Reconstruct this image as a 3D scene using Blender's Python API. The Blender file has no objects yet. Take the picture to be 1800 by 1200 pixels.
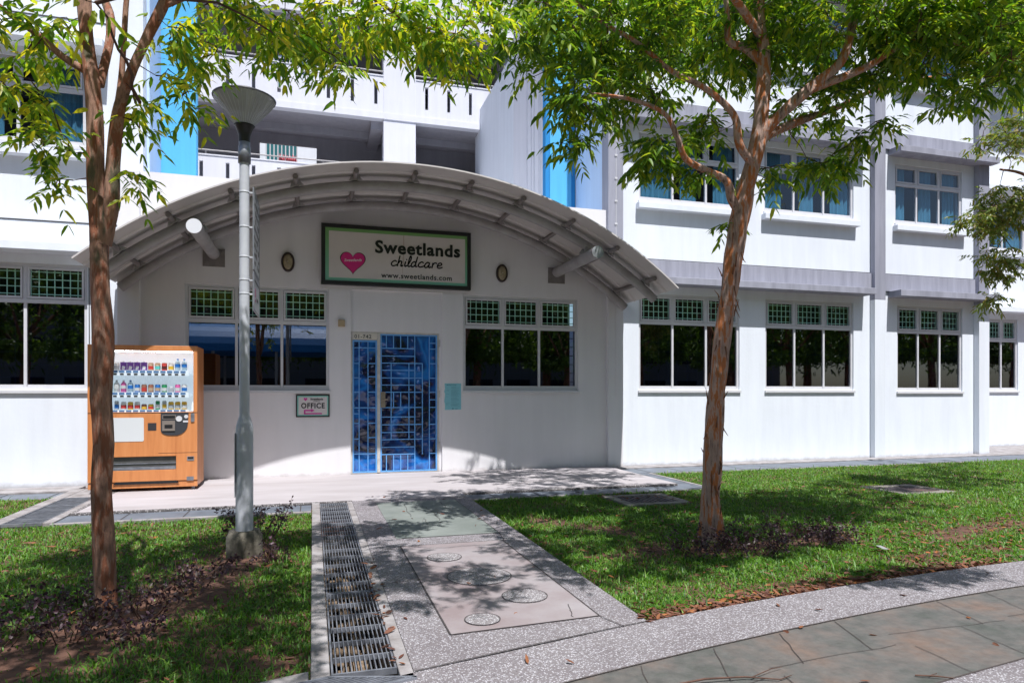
import bpy, math, random
import numpy as np
from mathutils import Vector, Matrix, noise as mnoise
R = math.radians
rng = np.random.default_rng(7)
random.seed(7)
scene = bpy.context.scene
C = scene.collection

# ------------------------------------------------------------------ camera, sky, sun, exposure
F_PX, YAW, CAM_H = 1180.0, R(16.52), 1.35
cam_d = bpy.data.cameras.new('camera'); cam = bpy.data.objects.new('camera', cam_d); C.objects.link(cam)
cam_d.sensor_fit = 'HORIZONTAL'; cam_d.sensor_width = 36; cam_d.lens = 36*F_PX/1800
cam_d.shift_y = 90/1800.0
cam_d.clip_start = .05; cam_d.clip_end = 500
cam.location = (0, 0, CAM_H); cam.rotation_euler = (R(90), 0, -YAW)
scene.camera = cam

w = bpy.data.worlds.new('World'); scene.world = w; w.use_nodes = True
nt = w.node_tree
bg = nt.nodes['Background']; sk = nt.nodes.new('ShaderNodeTexSky')
sk.sky_type = 'NISHITA'; sk.sun_disc = False
SUN_EL, SUN_AZ = R(65), R(180-5.8)
sk.sun_elevation = SUN_EL; sk.sun_rotation = SUN_AZ
sk.air_density = 1.0; sk.dust_density = 1.2; sk.ozone_density = 3.0
nt.links.new(sk.outputs[0], bg.inputs[0]); bg.inputs[1].default_value = .0855
sd = bpy.data.lights.new('sun', 'SUN'); so = bpy.data.objects.new('sun', sd); C.objects.link(so)
sd.energy = 5.0; sd.angle = R(.5); sd.color = (1, .985, .975)
sdir = Vector((math.sin(SUN_AZ)*math.cos(SUN_EL), math.cos(SUN_AZ)*math.cos(SUN_EL), math.sin(SUN_EL)))
so.rotation_euler = (-sdir).to_track_quat('-Z', 'Y').to_euler(); so.location = (0, -5, 30)
scene.view_settings.view_transform = 'Standard'; scene.view_settings.look = 'None'
scene.view_settings.gamma = 1; scene.view_settings.exposure = 0.48
cy = getattr(scene, 'cycles', None)
if cy:
    cy.max_bounces = 7; cy.diffuse_bounces = 4; cy.transparent_max_bounces = 12; cy.glossy_bounces = 3; cy.transmission_bounces = 4

# ------------------------------------------------------------------ materials
def nodes(name):
    m = bpy.data.materials.new(name); m.use_nodes = True
    t = m.node_tree; return m, t, t.nodes['Principled BSDF'], t.nodes, t.links

def pm(name, col, rough=.6, var=.0, vscale=3., bump=0., bscale=40., metal=0., col2=None, spec=.5, detail=4, stretch=None):
    m, t, p, N, L = nodes(name)
    p.inputs['Roughness'].default_value = rough; p.inputs['Metallic'].default_value = metal
    p.inputs['Specular IOR Level'].default_value = spec
    c = tuple(col)+(1,)
    co = N.new('ShaderNodeTexCoord'); src = co.outputs['Object']
    if stretch:
        mp = N.new('ShaderNodeMapping'); mp.inputs['Scale'].default_value = stretch
        L.new(src, mp.inputs['Vector']); src = mp.outputs[0]
    if var > 0 or col2:
        n = N.new('ShaderNodeTexNoise'); n.inputs['Scale'].default_value = vscale; n.inputs['Detail'].default_value = detail
        n.inputs['Roughness'].default_value = .62
        L.new(src, n.inputs['Vector'])
        r = N.new('ShaderNodeValToRGB'); r.color_ramp.elements[0].position = .34; r.color_ramp.elements[1].position = .68
        c2 = tuple(col2)+(1,) if col2 else tuple(x*(1-var) for x in col)+(1,)
        r.color_ramp.elements[0].color = c2; r.color_ramp.elements[1].color = c
        L.new(n.outputs[0], r.inputs[0]); L.new(r.outputs[0], p.inputs['Base Color'])
    else: p.inputs['Base Color'].default_value = c
    if bump > 0:
        n = N.new('ShaderNodeTexNoise'); n.inputs['Scale'].default_value = bscale; n.inputs['Detail'].default_value = 5
        L.new(src, n.inputs['Vector'])
        b = N.new('ShaderNodeBump'); b.inputs['Strength'].default_value = bump; b.inputs['Distance'].default_value = .01
        L.new(n.outputs[0], b.inputs['Height']); L.new(b.outputs[0], p.inputs['Normal'])
    return m

def mix(N, L, a, b, fac, mode='MIX'):
    x = N.new('ShaderNodeMix'); x.data_type = 'RGBA'; x.blend_type = mode
    for i, v in ((0, fac), (6, a), (7, b)):
        if hasattr(v, 'default_value') or hasattr(v, 'links'): L.new(v, x.inputs[i])
        else: x.inputs[i].default_value = v
    return x.outputs[2]

def ramp(N, L, src, stops):
    r = N.new('ShaderNodeValToRGB'); e = r.color_ramp.elements
    e[0].position, e[0].color = stops[0][0], tuple(stops[0][1])+(1,)
    e[1].position, e[1].color = stops[-1][0], tuple(stops[-1][1])+(1,)
    for s, c in stops[1:-1]:
        q = e.new(s); q.color = tuple(c)+(1,)
    L.new(src, r.inputs[0]); return r.outputs[0]

def noise_n(N, L, scale, detail=4, vec=None, rough=.6):
    n = N.new('ShaderNodeTexNoise'); n.inputs['Scale'].default_value = scale; n.inputs['Detail'].default_value = detail
    n.inputs['Roughness'].default_value = rough
    if vec is not None: L.new(vec, n.inputs['Vector'])
    return n.outputs[0]

def wall_paint(name, col, streak=.12, base_dirt=True):
    m, t, p, N, L = nodes(name)
    p.inputs['Roughness'].default_value = .85; p.inputs['Specular IOR Level'].default_value = .25
    co = N.new('ShaderNodeTexCoord').outputs['Object']
    mp = N.new('ShaderNodeMapping'); mp.inputs['Scale'].default_value = (3.5, 3.5, .35); L.new(co, mp.inputs['Vector'])
    s = ramp(N, L, noise_n(N, L, 1.6, 6, mp.outputs[0]), [(.35, (1-streak,)*3), (.62, (1, 1, 1))])
    b = ramp(N, L, noise_n(N, L, .9, 5, co), [(.3, (.95, .95, .96)), (.7, (1, 1, 1))])
    x = mix(N, L, s, b, 1., 'MULTIPLY')
    x = mix(N, L, tuple(col)+(1,), x, 1., 'MULTIPLY')
    if base_dirt:   # splashed soil on the lowest 12 cm of the wall
        sp = N.new('ShaderNodeSeparateXYZ'); L.new(co, sp.inputs[0])
        ad = N.new('ShaderNodeMath'); ad.operation = 'ADD'; L.new(sp.outputs[2], ad.inputs[0])
        ml = N.new('ShaderNodeMath'); ml.operation = 'MULTIPLY'; ml.inputs[1].default_value = .16
        L.new(noise_n(N, L, 7, 6, co), ml.inputs[0]); L.new(ml.outputs[0], ad.inputs[1])
        d = ramp(N, L, ad.outputs[0], [(.05, (.5, .45, .42)), (.13, (1, 1, 1))])
        x = mix(N, L, x, d, .6, 'MULTIPLY')
    L.new(x, p.inputs['Base Color'])
    bp = N.new('ShaderNodeBump'); bp.inputs['Strength'].default_value = .35; bp.inputs['Distance'].default_value = .006
    L.new(noise_n(N, L, 14, 8, co, .7), bp.inputs['Height']); L.new(bp.outputs[0], p.inputs['Normal'])
    return m

def pebble(name, mortar, light, dark, scale=95.):
    m, t, p, N, L = nodes(name)
    p.inputs['Roughness'].default_value = .75
    co = N.new('ShaderNodeTexCoord').outputs['Object']
    v = N.new('ShaderNodeTexVoronoi'); v.inputs['Scale'].default_value = scale; L.new(co, v.inputs['Vector'])
    sp = N.new('ShaderNodeSeparateColor'); L.new(v.outputs['Color'], sp.inputs[0])
    stone = ramp(N, L, sp.outputs[0], [(0, dark), (.35, tuple((a+b)/2 for a, b in zip(dark, light))), (.6, light), (1, tuple(min(.75, a*1.25) for a in light))])
    edge = ramp(N, L, v.outputs['Distance'], [(.30, (1, 1, 1)), (.55, (0, 0, 0))])
    x = mix(N, L, tuple(mortar)+(1,), stone, edge)
    big = ramp(N, L, noise_n(N, L, 2.2, 6, co), [(.3, (.78, .76, .77)), (.7, (1, 1, 1))])
    x = mix(N, L, x, big, 1., 'MULTIPLY')
    L.new(x, p.inputs['Base Color'])
    bp = N.new('ShaderNodeBump'); bp.inputs['Strength'].default_value = .5; bp.inputs['Distance'].default_value = .004
    L.new(edge, bp.inputs['Height']); L.new(bp.outputs[0], p.inputs['Normal'])
    return m

M = {}
M['white'] = wall_paint('white_wall_paint', (.77, .81, .87), .06)
M['white_up'] = wall_paint('white_upper_paint', (.77, .81, .87), .05, False)
M['cream'] = wall_paint('offwhite_wall_paint', (.73, .715, .735), .04)
M['blue_bounce'] = wall_paint('white_paint_blue_bounce', (.52, .66, .86), .05, False)  # blue bounce light put into the colour of the white return walls
M['grey_band'] = wall_paint('grey_beam_paint', (.35, .355, .42), .24, False)
M['blue_wall'] = wall_paint('sky_blue_paint', (.11, .46, .78), .10, False)
M['blue_deep'] = wall_paint('deep_blue_paint', (.03, .26, .58), .10, False)
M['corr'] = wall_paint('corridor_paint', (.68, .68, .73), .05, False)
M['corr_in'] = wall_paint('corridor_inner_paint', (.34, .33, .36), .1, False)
M['alu'] = pm('white_aluminium', (.62, .62, .65), .4, .08, 5)
M['steel'] = pm('grey_painted_steel', (.37, .36, .365), .5, .22, 4, .12, 30, col2=(.28, .262, .262))
M['steel2'] = pm('purlin_steel', (.25, .225, .22), .6, .3, 6)
M['sheet'] = pm('canopy_sheet', (.60, .565, .55), .5, .12, 1.5)
M['sheet_top'] = pm('canopy_top', (.55, .56, .58), .5, .12, 1.5)
M['dark_metal'] = pm('dark_metal', (.035, .035, .04), .45)
M['black'] = pm('black_plastic', (.012, .012, .014), .45)
M['green_bar'] = pm('pale_green_bars', (.62, .95, .82), .5)
M['navy_bar'] = pm('navy_bars', (.02, .04, .16), .5)
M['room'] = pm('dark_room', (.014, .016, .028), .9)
M['curtain'] = pm('teal_curtain', (.13, .35, .44), .9, .35, 3, stretch=(12, 1, .4))
M['soil'] = pm('red_brown_soil', (.155, .075, .048), .95, .4, 5, .9, 30, col2=(.07, .032, .022))
M['lawn'] = pm('lawn_earth', (.075, .085, .022), .95, .4, 3, .6, 30, col2=(.10, .065, .035))
M['concrete'] = pm('pale_concrete', (.35, .33, .335), .8, .3, 4.5, .35, 35, col2=(.17, .15, .145), detail=8)
M['old_concrete'] = pm('weathered_concrete', (.27, .25, .225), .9, .3, 6, .5, 35, col2=(.13, .115, .09))
M['plinth'] = pm('smooth_concrete', (.42, .39, .405), .75, .2, 1.3, .15, 35, col2=(.33, .30, .305), stretch=(.5, 2.2, 1))
M['pink'] = pm('pinkish_concrete', (.30, .275, .285), .7, .25, 1.6, .15, 25, col2=(.215, .17, .172), detail=8)
M['green_patch'] = pm('greenish_screed', (.205, .222, .208), .7, .25, 2.2, .15, 25, col2=(.14, .158, .145))
M['peb'] = pebble('pebble_wash', (.185, .165, .172), (.43, .42, .445), (.10, .085, .09))
M['peb_white'] = pebble('pale_pebble_wash', (.21, .19, .195), (.48, .47, .485), (.12, .105, .105), 85)
M['kerb_peb'] = pebble('dark_pebble_kerb', (.10, .09, .09), (.38, .36, .36), (.05, .045, .045), 55)
M['joint'] = pm('dark_joint', (.05, .042, .042), .9)
M['drain_cover'] = pm('slate_cover', (.145, .165, .20), .55, .25, 3, .2, 20, col2=(.10, .115, .14))
M['galv'] = pm('galvanised_steel', (.32, .335, .38), .42, .35, 9, metal=.5, col2=(.18, .19, .22))
M['pit'] = pm('drain_pit', (.03, .026, .024), .95, .4, 6)
M['stone'] = pm('river_stone', (.20, .14, .09), .85, .4, 9)
M['pole'] = pm('pole_paint', (.52, .54, .59), .42, .16, 6, .1, 30)
M['bark'] = None

def bark_mat(name, a, b, c, spots):
    m, t, p, N, L = nodes(name)
    p.inputs['Roughness'].default_value = .85
    co = N.new('ShaderNodeTexCoord').outputs['Object']
    mp = N.new('ShaderNodeMapping'); mp.inputs['Scale'].default_value = (9, 9, 1.6); L.new(co, mp.inputs['Vector'])
    n1 = noise_n(N, L, 2.0, 7, mp.outputs[0], .65)
    x = ramp(N, L, n1, [(.34, c), (.42, a), (.50, tuple(v*1.3 for v in a)), (.54, b), (.62, b), (.65, a), (.74, tuple(v*1.4 for v in a))])
    sp = ramp(N, L, noise_n(N, L, 1.3, 5, mp.outputs[0]), [(.60, (0, 0, 0)), (.66, (spots,)*3)])
    x = mix(N, L, x, (.09, .085, .05, 1), sp)
    L.new(x, p.inputs['Base Color'])
    bp = N.new('ShaderNodeBump'); bp.inputs['Strength'].default_value = 1.; bp.inputs['Distance'].default_value = .03
    L.new(n1, bp.inputs['Height']); L.new(bp.outputs[0], p.inputs['Normal'])
    return m
M['bark'] = bark_mat('peeling_bark', (.36, .245, .205), (.44, .15, .05), (.15, .08, .06), .45)
M['bark2'] = bark_mat('smooth_brown_bark', (.27, .15, .105), (.26, .095, .05), (.10, .055, .04), .9)
M['twig'] = pm('twig_bark', (.11, .055, .038), .85, .4, 20)

def leaf_mat(name, cols, trans=.45, rough=.42, tmul=(1.5, 1.5, .55)):
    m, t, p, N, L = nodes(name)
    g = N.new('ShaderNodeNewGeometry')
    x = ramp(N, L, g.outputs['Random Per Island'], [(i/(len(cols)-1), c) for i, c in enumerate(cols)])
    p.inputs['Roughness'].default_value = rough; L.new(x, p.inputs['Base Color'])
    tr = N.new('ShaderNodeBsdfTranslucent')
    y = mix(N, L, x, tuple(tmul)+(1,), 1., 'MULTIPLY'); L.new(y, tr.inputs[0])
    ms = N.new('ShaderNodeMixShader'); ms.inputs[0].default_value = trans
    L.new(p.outputs[0], ms.inputs[1]); L.new(tr.outputs[0], ms.inputs[2])
    L.new(ms.outputs[0], N['Material Output'].inputs[0])
    return m
M['leaf'] = leaf_mat('tree_leaf', [(.06, .15, .02), (.10, .22, .025), (.18, .31, .03), (.27, .38, .035), (.40, .44, .04), (.52, .46, .05)], .55, tmul=(1.7, 1.6, .5))
M['leaf_dark'] = leaf_mat('tree_leaf_deep', [(.05, .12, .02), (.075, .17, .02), (.11, .23, .024), (.16, .28, .028), (.25, .35, .035), (.38, .42, .04)], .52, tmul=(1.7, 1.6, .5))
M['leaf_pale'] = leaf_mat('tree_leaf_pale', [(.10, .16, .04), (.17, .24, .06), (.24, .28, .07), (.30, .22, .08)], .45)
M['leaf_far'] = leaf_mat('tree_leaf_far', [(.05, .11, .02), (.10, .20, .03), (.17, .28, .04)], .35)
M['grass'] = leaf_mat('grass_blade', [(.03, .09, .010), (.055, .155, .014), (.085, .225, .018), (.125, .28, .022), (.19, .31, .04)], .40, .5)
M['purple'] = leaf_mat('purple_leaf', [(.035, .018, .03), (.06, .03, .045), (.10, .045, .065), (.07, .06, .045), (.16, .12, .12)], .25, .5, (1.3, .8, .9))
M['litter'] = leaf_mat('dry_leaf', [(.11, .035, .02), (.15, .05, .025), (.17, .08, .05), (.24, .08, .025), (.12, .06, .04), (.10, .04, .03), (.34, .12, .03)], .1, .7, (1, 1, 1))

def glass(name, tint, refl=.1, bump=0.):
    m, t, p, N, L = nodes(name)
    N.remove(p)
    tr = N.new('ShaderNodeBsdfTransparent'); tr.inputs[0].default_value = tuple(tint)+(1,)
    gl = N.new('ShaderNodeBsdfGlossy'); gl.inputs['Roughness'].default_value = .015; gl.inputs[0].default_value = (.95, .97, 1, 1)
    fr = N.new('ShaderNodeFresnel'); fr.inputs[0].default_value = 1.55
    ad = N.new('ShaderNodeMath'); ad.operation = 'ADD'; ad.inputs[1].default_value = refl; ad.use_clamp = True
    L.new(fr.outputs[0], ad.inputs[0])
    co = N.new('ShaderNodeTexCoord').outputs['Object']
    if bump:
        bp = N.new('ShaderNodeBump'); bp.inputs['Strength'].default_value = bump; bp.inputs['Distance'].default_value = .05
        L.new(noise_n(N, L, 2.2, 2, co), bp.inputs['Height']); L.new(bp.outputs[0], gl.inputs['Normal'])
    ge_ = N.new('ShaderNodeNewGeometry'); ib = N.new('ShaderNodeMath'); ib.operation = 'SUBTRACT'; ib.inputs[0].default_value = 1; L.new(ge_.outputs['Backfacing'], ib.inputs[1])
    mu = N.new('ShaderNodeMath'); mu.operation = 'MULTIPLY'; L.new(ad.outputs[0], mu.inputs[0]); L.new(ib.outputs[0], mu.inputs[1])
    ms = N.new('ShaderNodeMixShader'); L.new(mu.outputs[0], ms.inputs[0]); L.new(tr.outputs[0], ms.inputs[1]); L.new(gl.outputs[0], ms.inputs[2])
    L.new(ms.outputs[0], N['Material Output'].inputs[0])
    return m
M['glass_dark'] = glass('dark_tinted_glass', (.30, .32, .42), .09)
M['glass_up'] = glass('clear_glass', (.92, .96, .96), .03)
M['glass_2f'] = glass('upper_floor_glass', (.80, .86, .92), .04)
def film_mat():
    mm, t, p, N, L = nodes('blue_plastic_sheet'); p.inputs['Roughness'].default_value = .07; p.inputs['Specular IOR Level'].default_value = 1.0
    co = N.new('ShaderNodeTexCoord').outputs['Object']
    n0 = N.new('ShaderNodeTexNoise'); n0.inputs['Scale'].default_value = 1.3; n0.inputs['Detail'].default_value = 2; n0.inputs['Distortion'].default_value = 1.6; L.new(co, n0.inputs['Vector'])
    L.new(ramp(N, L, n0.outputs[0], [(.42,(.008,.012,.045)),(.50,(.012,.07,.28)),(.58,(.02,.20,.60)),(.66,(.012,.10,.38))]), p.inputs['Base Color'])  # blue is the sheet's own; dark and bright patches are painted-in reflections
    bp = N.new('ShaderNodeBump'); bp.inputs['Strength'].default_value = .9; bp.inputs['Distance'].default_value = .05
    L.new(noise_n(N, L, 2.6, 2, co), bp.inputs['Height']); L.new(bp.outputs[0], p.inputs['Normal']); return mm
M['film'] = film_mat()

def text_mesh(body, size, extrude=.002, offset=0., align='LEFT', shear=0., spacing=1.):
    cu = bpy.data.curves.new('tmp', 'FONT'); cu.body = body; cu.size = size; cu.extrude = extrude; cu.offset = offset
    cu.align_x = align; cu.shear = shear; cu.space_character = spacing; cu.resolution_u = 3
    ob = bpy.data.objects.new('tmp', cu); C.objects.link(ob)
    dg = bpy.context.evaluated_depsgraph_get(); me = ob.evaluated_get(dg).to_mesh()
    v = [tuple(x.co) for x in me.vertices]; f = [tuple(p.vertices) for p in me.polygons]
    ob.evaluated_get(dg).to_mesh_clear(); bpy.data.objects.remove(ob); bpy.data.curves.remove(cu)
    return v, f

# ------------------------------------------------------------------ mesh builder and object tree
class MB:
    def __init__(s): s.v = []; s.f = []; s.mi = []; s.sm = []; s.cur = 0
    def add(s, vs, fs, smooth=False):
        o = len(s.v); s.v += [tuple(x) for x in vs]
        for f in fs: s.f.append(tuple(i+o for i in f)); s.mi.append(s.cur); s.sm.append(smooth)
        return s
    def box(s, x0, x1, y0, y1, z0, z1):
        return s.add([(x0,y0,z0),(x1,y0,z0),(x1,y1,z0),(x0,y1,z0),(x0,y0,z1),(x1,y0,z1),(x1,y1,z1),(x0,y1,z1)],
                     [(0,3,2,1),(4,5,6,7),(0,1,5,4),(1,2,6,5),(2,3,7,6),(3,0,4,7)])
    def prism(s, pts, z0, z1):      # polygon in XY
        n = len(pts); vs = [(x,y,z0) for x,y in pts]+[(x,y,z1) for x,y in pts]
        return s.add(vs, [tuple(range(n-1,-1,-1)), tuple(range(n,2*n))]+[(i,(i+1)%n,n+(i+1)%n,n+i) for i in range(n)])
    def prism_xz(s, pts, y0, y1):   # polygon in XZ, front at y0 (seen from -Y, counter-clockwise)
        n = len(pts); vs = [(x,y0,z) for x,z in pts]+[(x,y1,z) for x,z in pts]
        return s.add(vs, [tuple(range(n)), tuple(range(2*n-1,n-1,-1))]+[(i,n+i,n+(i+1)%n,(i+1)%n) for i in range(n)])
    def tube(s, P, rad, n=10, cap=True, smooth=True, jit=0.):
        P = [Vector(p) for p in P]; rad = rad if hasattr(rad, '__len__') else [rad]*len(P)
        rings = []; up = None
        for i, p in enumerate(P):
            d = (P[min(i+1,len(P)-1)]-P[max(i-1,0)]).normalized()
            if up is None:
                up = Vector((1,0,0)) if abs(d.x) < .9 else Vector((0,1,0)); a = d.cross(up).normalized()
            else: a = (a-d*a.dot(d)).normalized()
            b = d.cross(a).normalized()
            rings.append([p+(a*math.cos(2*math.pi*k/n)+b*math.sin(2*math.pi*k/n))*rad[i]*(1+jit*mnoise.noise(Vector((math.cos(k/n*6.28)*1.3, math.sin(k/n*6.28)*1.3, p.z*2.5+p.x)))) for k in range(n)])
        vs = [q for r in rings for q in r]; fs = []
        for i in range(len(P)-1):
            for k in range(n): fs.append((i*n+k, i*n+(k+1)%n, (i+1)*n+(k+1)%n, (i+1)*n+k))
        s.add(vs, fs, smooth)
        if cap:
            o = len(P)-1; s.add(rings[0], [tuple(range(n-1,-1,-1))]); s.add(rings[o], [tuple(range(n))])
        return s
    def lathe(s, cx, cy, prof, n=20, smooth=True):
        vs = [(cx+r*math.cos(2*math.pi*k/n), cy+r*math.sin(2*math.pi*k/n), z) for r,z in prof for k in range(n)]
        fs = [(i*n+k, i*n+(k+1)%n, (i+1)*n+(k+1)%n, (i+1)*n+k) for i in range(len(prof)-1) for k in range(n)]
        return s.add(vs, fs, smooth)
    def text(s, body, x, y, z, size, **k):      # on a wall facing -Y
        v, f = text_mesh(body, size, **k)
        return s.add([(x+a, y-c, z+b) for a,b,c in v], f)
    def flatstroke(s, pts, y0, y1, wd):
        for (a, b) in zip(pts[:-1], pts[1:]):
            d = Vector((b[0]-a[0], b[1]-a[1]));
            if d.length < 1e-6: continue
            d.normalize(); q = Vector((-d.y, d.x))*wd/2; e = d*wd*.28
            s.prism_xz([(a[0]-q.x-e.x,a[1]-q.y-e.y),(b[0]-q.x+e.x,b[1]-q.y+e.y),(b[0]+q.x+e.x,b[1]+q.y+e.y),(a[0]+q.x-e.x,a[1]+q.y-e.y)], y0, y1)
        return s

WLOC = {}
def tag(o, label=None, cat=None, group=None, kind=None):
    if label: o['label'] = label
    if cat: o['category'] = cat
    if group: o['group'] = group
    if kind: o['kind'] = kind
    return o
def thing(name, label, cat, loc=(0,0,0), group=None):
    o = bpy.data.objects.new(name, None); C.objects.link(o); o.location = loc; o.empty_display_size = .1
    WLOC[o] = Vector(loc); return tag(o, label, cat, group)
def obj(name, mb, mats, parent=None, bevel=0., loc=None):
    base = WLOC[parent] if parent is not None else (Vector(loc) if loc else Vector((0,0,0)))
    me = bpy.data.meshes.new(name)
    me.from_pydata([(x-base.x, y-base.y, z-base.z) for x,y,z in mb.v], [], mb.f)
    for m in (mats if isinstance(mats, (list, tuple)) else [mats]): me.materials.append(m)
    me.polygons.foreach_set('material_index', mb.mi); me.polygons.foreach_set('use_smooth', mb.sm)
    me.update()
    o = bpy.data.objects.new(name, me); C.objects.link(o)
    if parent is not None: o.parent = parent
    elif loc: o.location = loc
    WLOC[o] = base
    if bevel:
        b = o.modifiers.new('bevel', 'BEVEL'); b.width = bevel; b.segments = 2; b.limit_method = 'ANGLE'; b.angle_limit = R(50)
    return o
def copy_tree(o, parent=None):
    c = o.copy(); C.objects.link(c); c.parent = parent; WLOC[c] = WLOC[o]
    for ch in list(o.children): copy_tree(ch, c)
    return c

# ------------------------------------------------------------------ ground
Y1 = lambda x: 3.12+.2796*min(x,6.4)-.0214*min(x,6.4)**2
def strip(xs, fa, fb): return [(x, fa(x)) for x in xs]+[(x, fb(x)) for x in reversed(xs)]
CH = (.08, .40, 3.30, 8.56)
g = MB()
for a in ((-60,0,-60,60),(.47,70,-60,60),(0,.47,-60,3.2),(0,.47,8.6,60)): g.box(a[0],a[1],a[2],a[3],-1.2,-.075)
obj('ground', g, M['soil'])['kind'] = 'structure'
xs = list(np.linspace(-12, 30, 85))
g = MB()   # pavement of exposed pebbles: upper band, then the patterned lane, then pebbles again
for a, b in zip(xs[:-1], xs[1:]):
    g.prism([(a, Y1(a)-.48),(b, Y1(b)-.48),(b, Y1(b)),(a, Y1(a))], -.2, 0)
    g.prism([(a, -14),(b, -14),(b, Y1(b)-1.3),(a, Y1(a)-1.3)], -.2, 0)
obj('pavement', g, M['peb'])['kind'] = 'structure'

def lane_mat():
    m, t, p, N, L = nodes('stamped_concrete'); p.inputs['Roughness'].default_value = .62
    co = N.new('ShaderNodeTexCoord').outputs['Object']
    a = ramp(N, L, noise_n(N, L, 2.3, 6, co, .65), [(.32, (.068, .074, .064)), (.44, (.10, .097, .09)), (.52, (.125, .11, .10)), (.68, (.155, .108, .085))])
    b = ramp(N, L, noise_n(N, L, 14, 7, co, .7), [(.3, (.7, .7, .7)), (.7, (1.15, 1.15, 1.15))])
    L.new(mix(N, L, a, b, 1., 'MULTIPLY'), p.inputs['Base Color'])
    bp = N.new('ShaderNodeBump'); bp.inputs['Strength'].default_value = .7; bp.inputs['Distance'].default_value = .01
    L.new(noise_n(N, L, 9, 6, co), bp.inputs['Height']); L.new(bp.outputs[0], p.inputs['Normal']); return m
M['lane'] = lane_mat()
g = MB()
for a, b in zip(xs[:-1], xs[1:]): g.prism([(a, Y1(a)-1.3),(b, Y1(b)-1.3),(b, Y1(b)-.48),(a, Y1(a)-.48)], -.2, -.002)
lane = obj('lane', g, M['lane']); lane['kind'] = 'structure'
g = MB()
def line(pts, wd, z=.0035):
    for a, b in zip(pts[:-1], pts[1:]):
        d = Vector((b[0]-a[0], b[1]-a[1])); q = Vector((-d.y, d.x)).normalized()*wd/2
        g.add([(a[0]-q.x,a[1]-q.y,z),(b[0]-q.x,b[1]-q.y,z),(b[0]+q.x,b[1]+q.y,z),(a[0]+q.x,a[1]+q.y,z)], [(0,1,2,3)])
for off in (.48, 1.3): line([(x, Y1(x)-off) for x in xs], .009)
rj = random.Random(3)
def wob(p0, p1, n=7, am=.014):
    return [(p0[0]+(p1[0]-p0[0])*i/n+rj.uniform(-am,am)*(0<i<n), p0[1]+(p1[1]-p0[1])*i/n+rj.uniform(-am,am)*(0<i<n)) for i in range(n+1)]
for k in range(-6, 34):
    x = k*.47+.1; y0, y1 = Y1(x)-1.29, Y1(x)-.49; ym = (y0+y1)/2+rj.uniform(-.08,.12)
    if rj.random() < .85: line(wob((x-.10, ym), (x+.03+rj.uniform(-.05,.05), y1), 5, .007), .005, .002)
    if rj.random() < .85: line(wob((x+.14, y0), (x+.20+rj.uniform(-.05,.05), ym-.02), 5, .007), .005, .002)
    if k % 2: line(wob((x-.3, ym-.0), (x+.55, Y1(x+.55)-.9), 7, .01), .004, .002)
obj('lane_joints', g, pm('lane_joint', (.062, .05, .046), .9))['kind'] = 'structure'

# path to the door
px0, px1 = .47, 1.93
g = MB(); g.prism([(px0, Y1(px0)),(px1-.03, Y1(px1)),(px1, 8.6),(px0, 8.6)], -.2, .0); obj('path', g, M['peb'])['kind'] = 'structure'
g = MB(); g.cur = 0
g.prism([(.74,6.24),(1.72,6.24),(1.72,8.35),(.74,8.35)], .0, .004); g.cur = 1
g.prism([(.735,3.68),(1.66,3.74),(1.66,5.92),(.735,5.92)], .0, .004); g.cur = 2
for cx, cy, rr in ((1.17,4.79,.235),(1.345,4.24,.15),(.965,3.87,.105),(1.03,5.42,.14)):
    g.prism([(cx+rr*math.cos(t), cy+rr*math.sin(t)) for t in np.linspace(0, 2*math.pi, 40, endpoint=False)], .004, .008)
obj('path_inlays', g, [M['green_patch'], M['pink'], M['peb_white']])['kind'] = 'structure'
g = MB()
def loop(pts, wd, z): line(pts+[pts[0]], wd, z)
loop([(.735,3.68),(1.66,3.74),(1.66,5.92),(.735,5.92)], .009, .0065)
line([(.74,6.24),(1.72,6.24),(1.72,8.35)], .006, .0065)
line([(1.66,3.74),(1.72,3.53)], .007, .0065); line([(1.68,5.92),(1.72,6.24)], .006, .0065)
line([(x, Y1(x)+.0) for x in np.linspace(.47,1.93,8)], .009, .0065)
for cx, cy, rr in ((1.17,4.79,.235),(1.345,4.24,.15),(.965,3.87,.105),(1.03,5.42,.14)):
    loop([(cx+rr*math.cos(t), cy+rr*math.sin(t)) for t in np.linspace(0, 2*math.pi, 40, endpoint=False)], .006, .0105)
line(wob((1.56,4.0),(1.5,3.76),8,.012), .005, .0065)
for p0, p1 in (((1.05,8.1),(1.02,7.3)),((1.25,8.0),(1.3,7.55)),((1.3,7.5),(1.28,7.0)),((1.5,8.2),(1.52,7.5)),((1.15,7.2),(1.12,6.8))): line(wob(p0,p1), .006, .0065)
obj('path_joints', g, M['joint'])['kind'] = 'structure'

# plinth in front of the door, its kerb, ramp with grate, wall apron, cover strips
g = MB(); g.prism([(-2.56,8.66),(px0,8.66),(px0,11.42),(-2.56,11.42)], -.2, 0); g.prism([(px0,8.6),(px1,8.6),(px1,11.42),(px0,11.42)], -.2, 0); g.prism([(px1,8.92),(5.2,8.92),(5.2,11.42),(px1,11.42)], -.2, 0)
obj('plinth', g, M['plinth'])['kind'] = 'structure'
g = MB(); g.box(-2.62,px0,8.60,8.658,-.2,.001); g.box(px1,5.2,8.86,8.918,-.2,.001); g.box(-2.62,-2.562,8.66,11.42,-.2,.001)
obj('plinth_kerb', g, M['kerb_peb'], bevel=.008)['kind'] = 'structure'
g = MB()
g.box(-2.62,-.02,8.14,8.598,-.2,-.028); g.box(px1+.02,5.5,8.52,8.858,-.2,-.028); g.box(5.202,5.5,8.86,10.4,-.2,-.03)
g.box(5.202,15,10.42,11.08,-.2,-.03); g.box(-9,-3.26,10.25,10.88,-.2,-.062); g.box(15.002,32,10.42,11.08,-.2,-.03)
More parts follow.
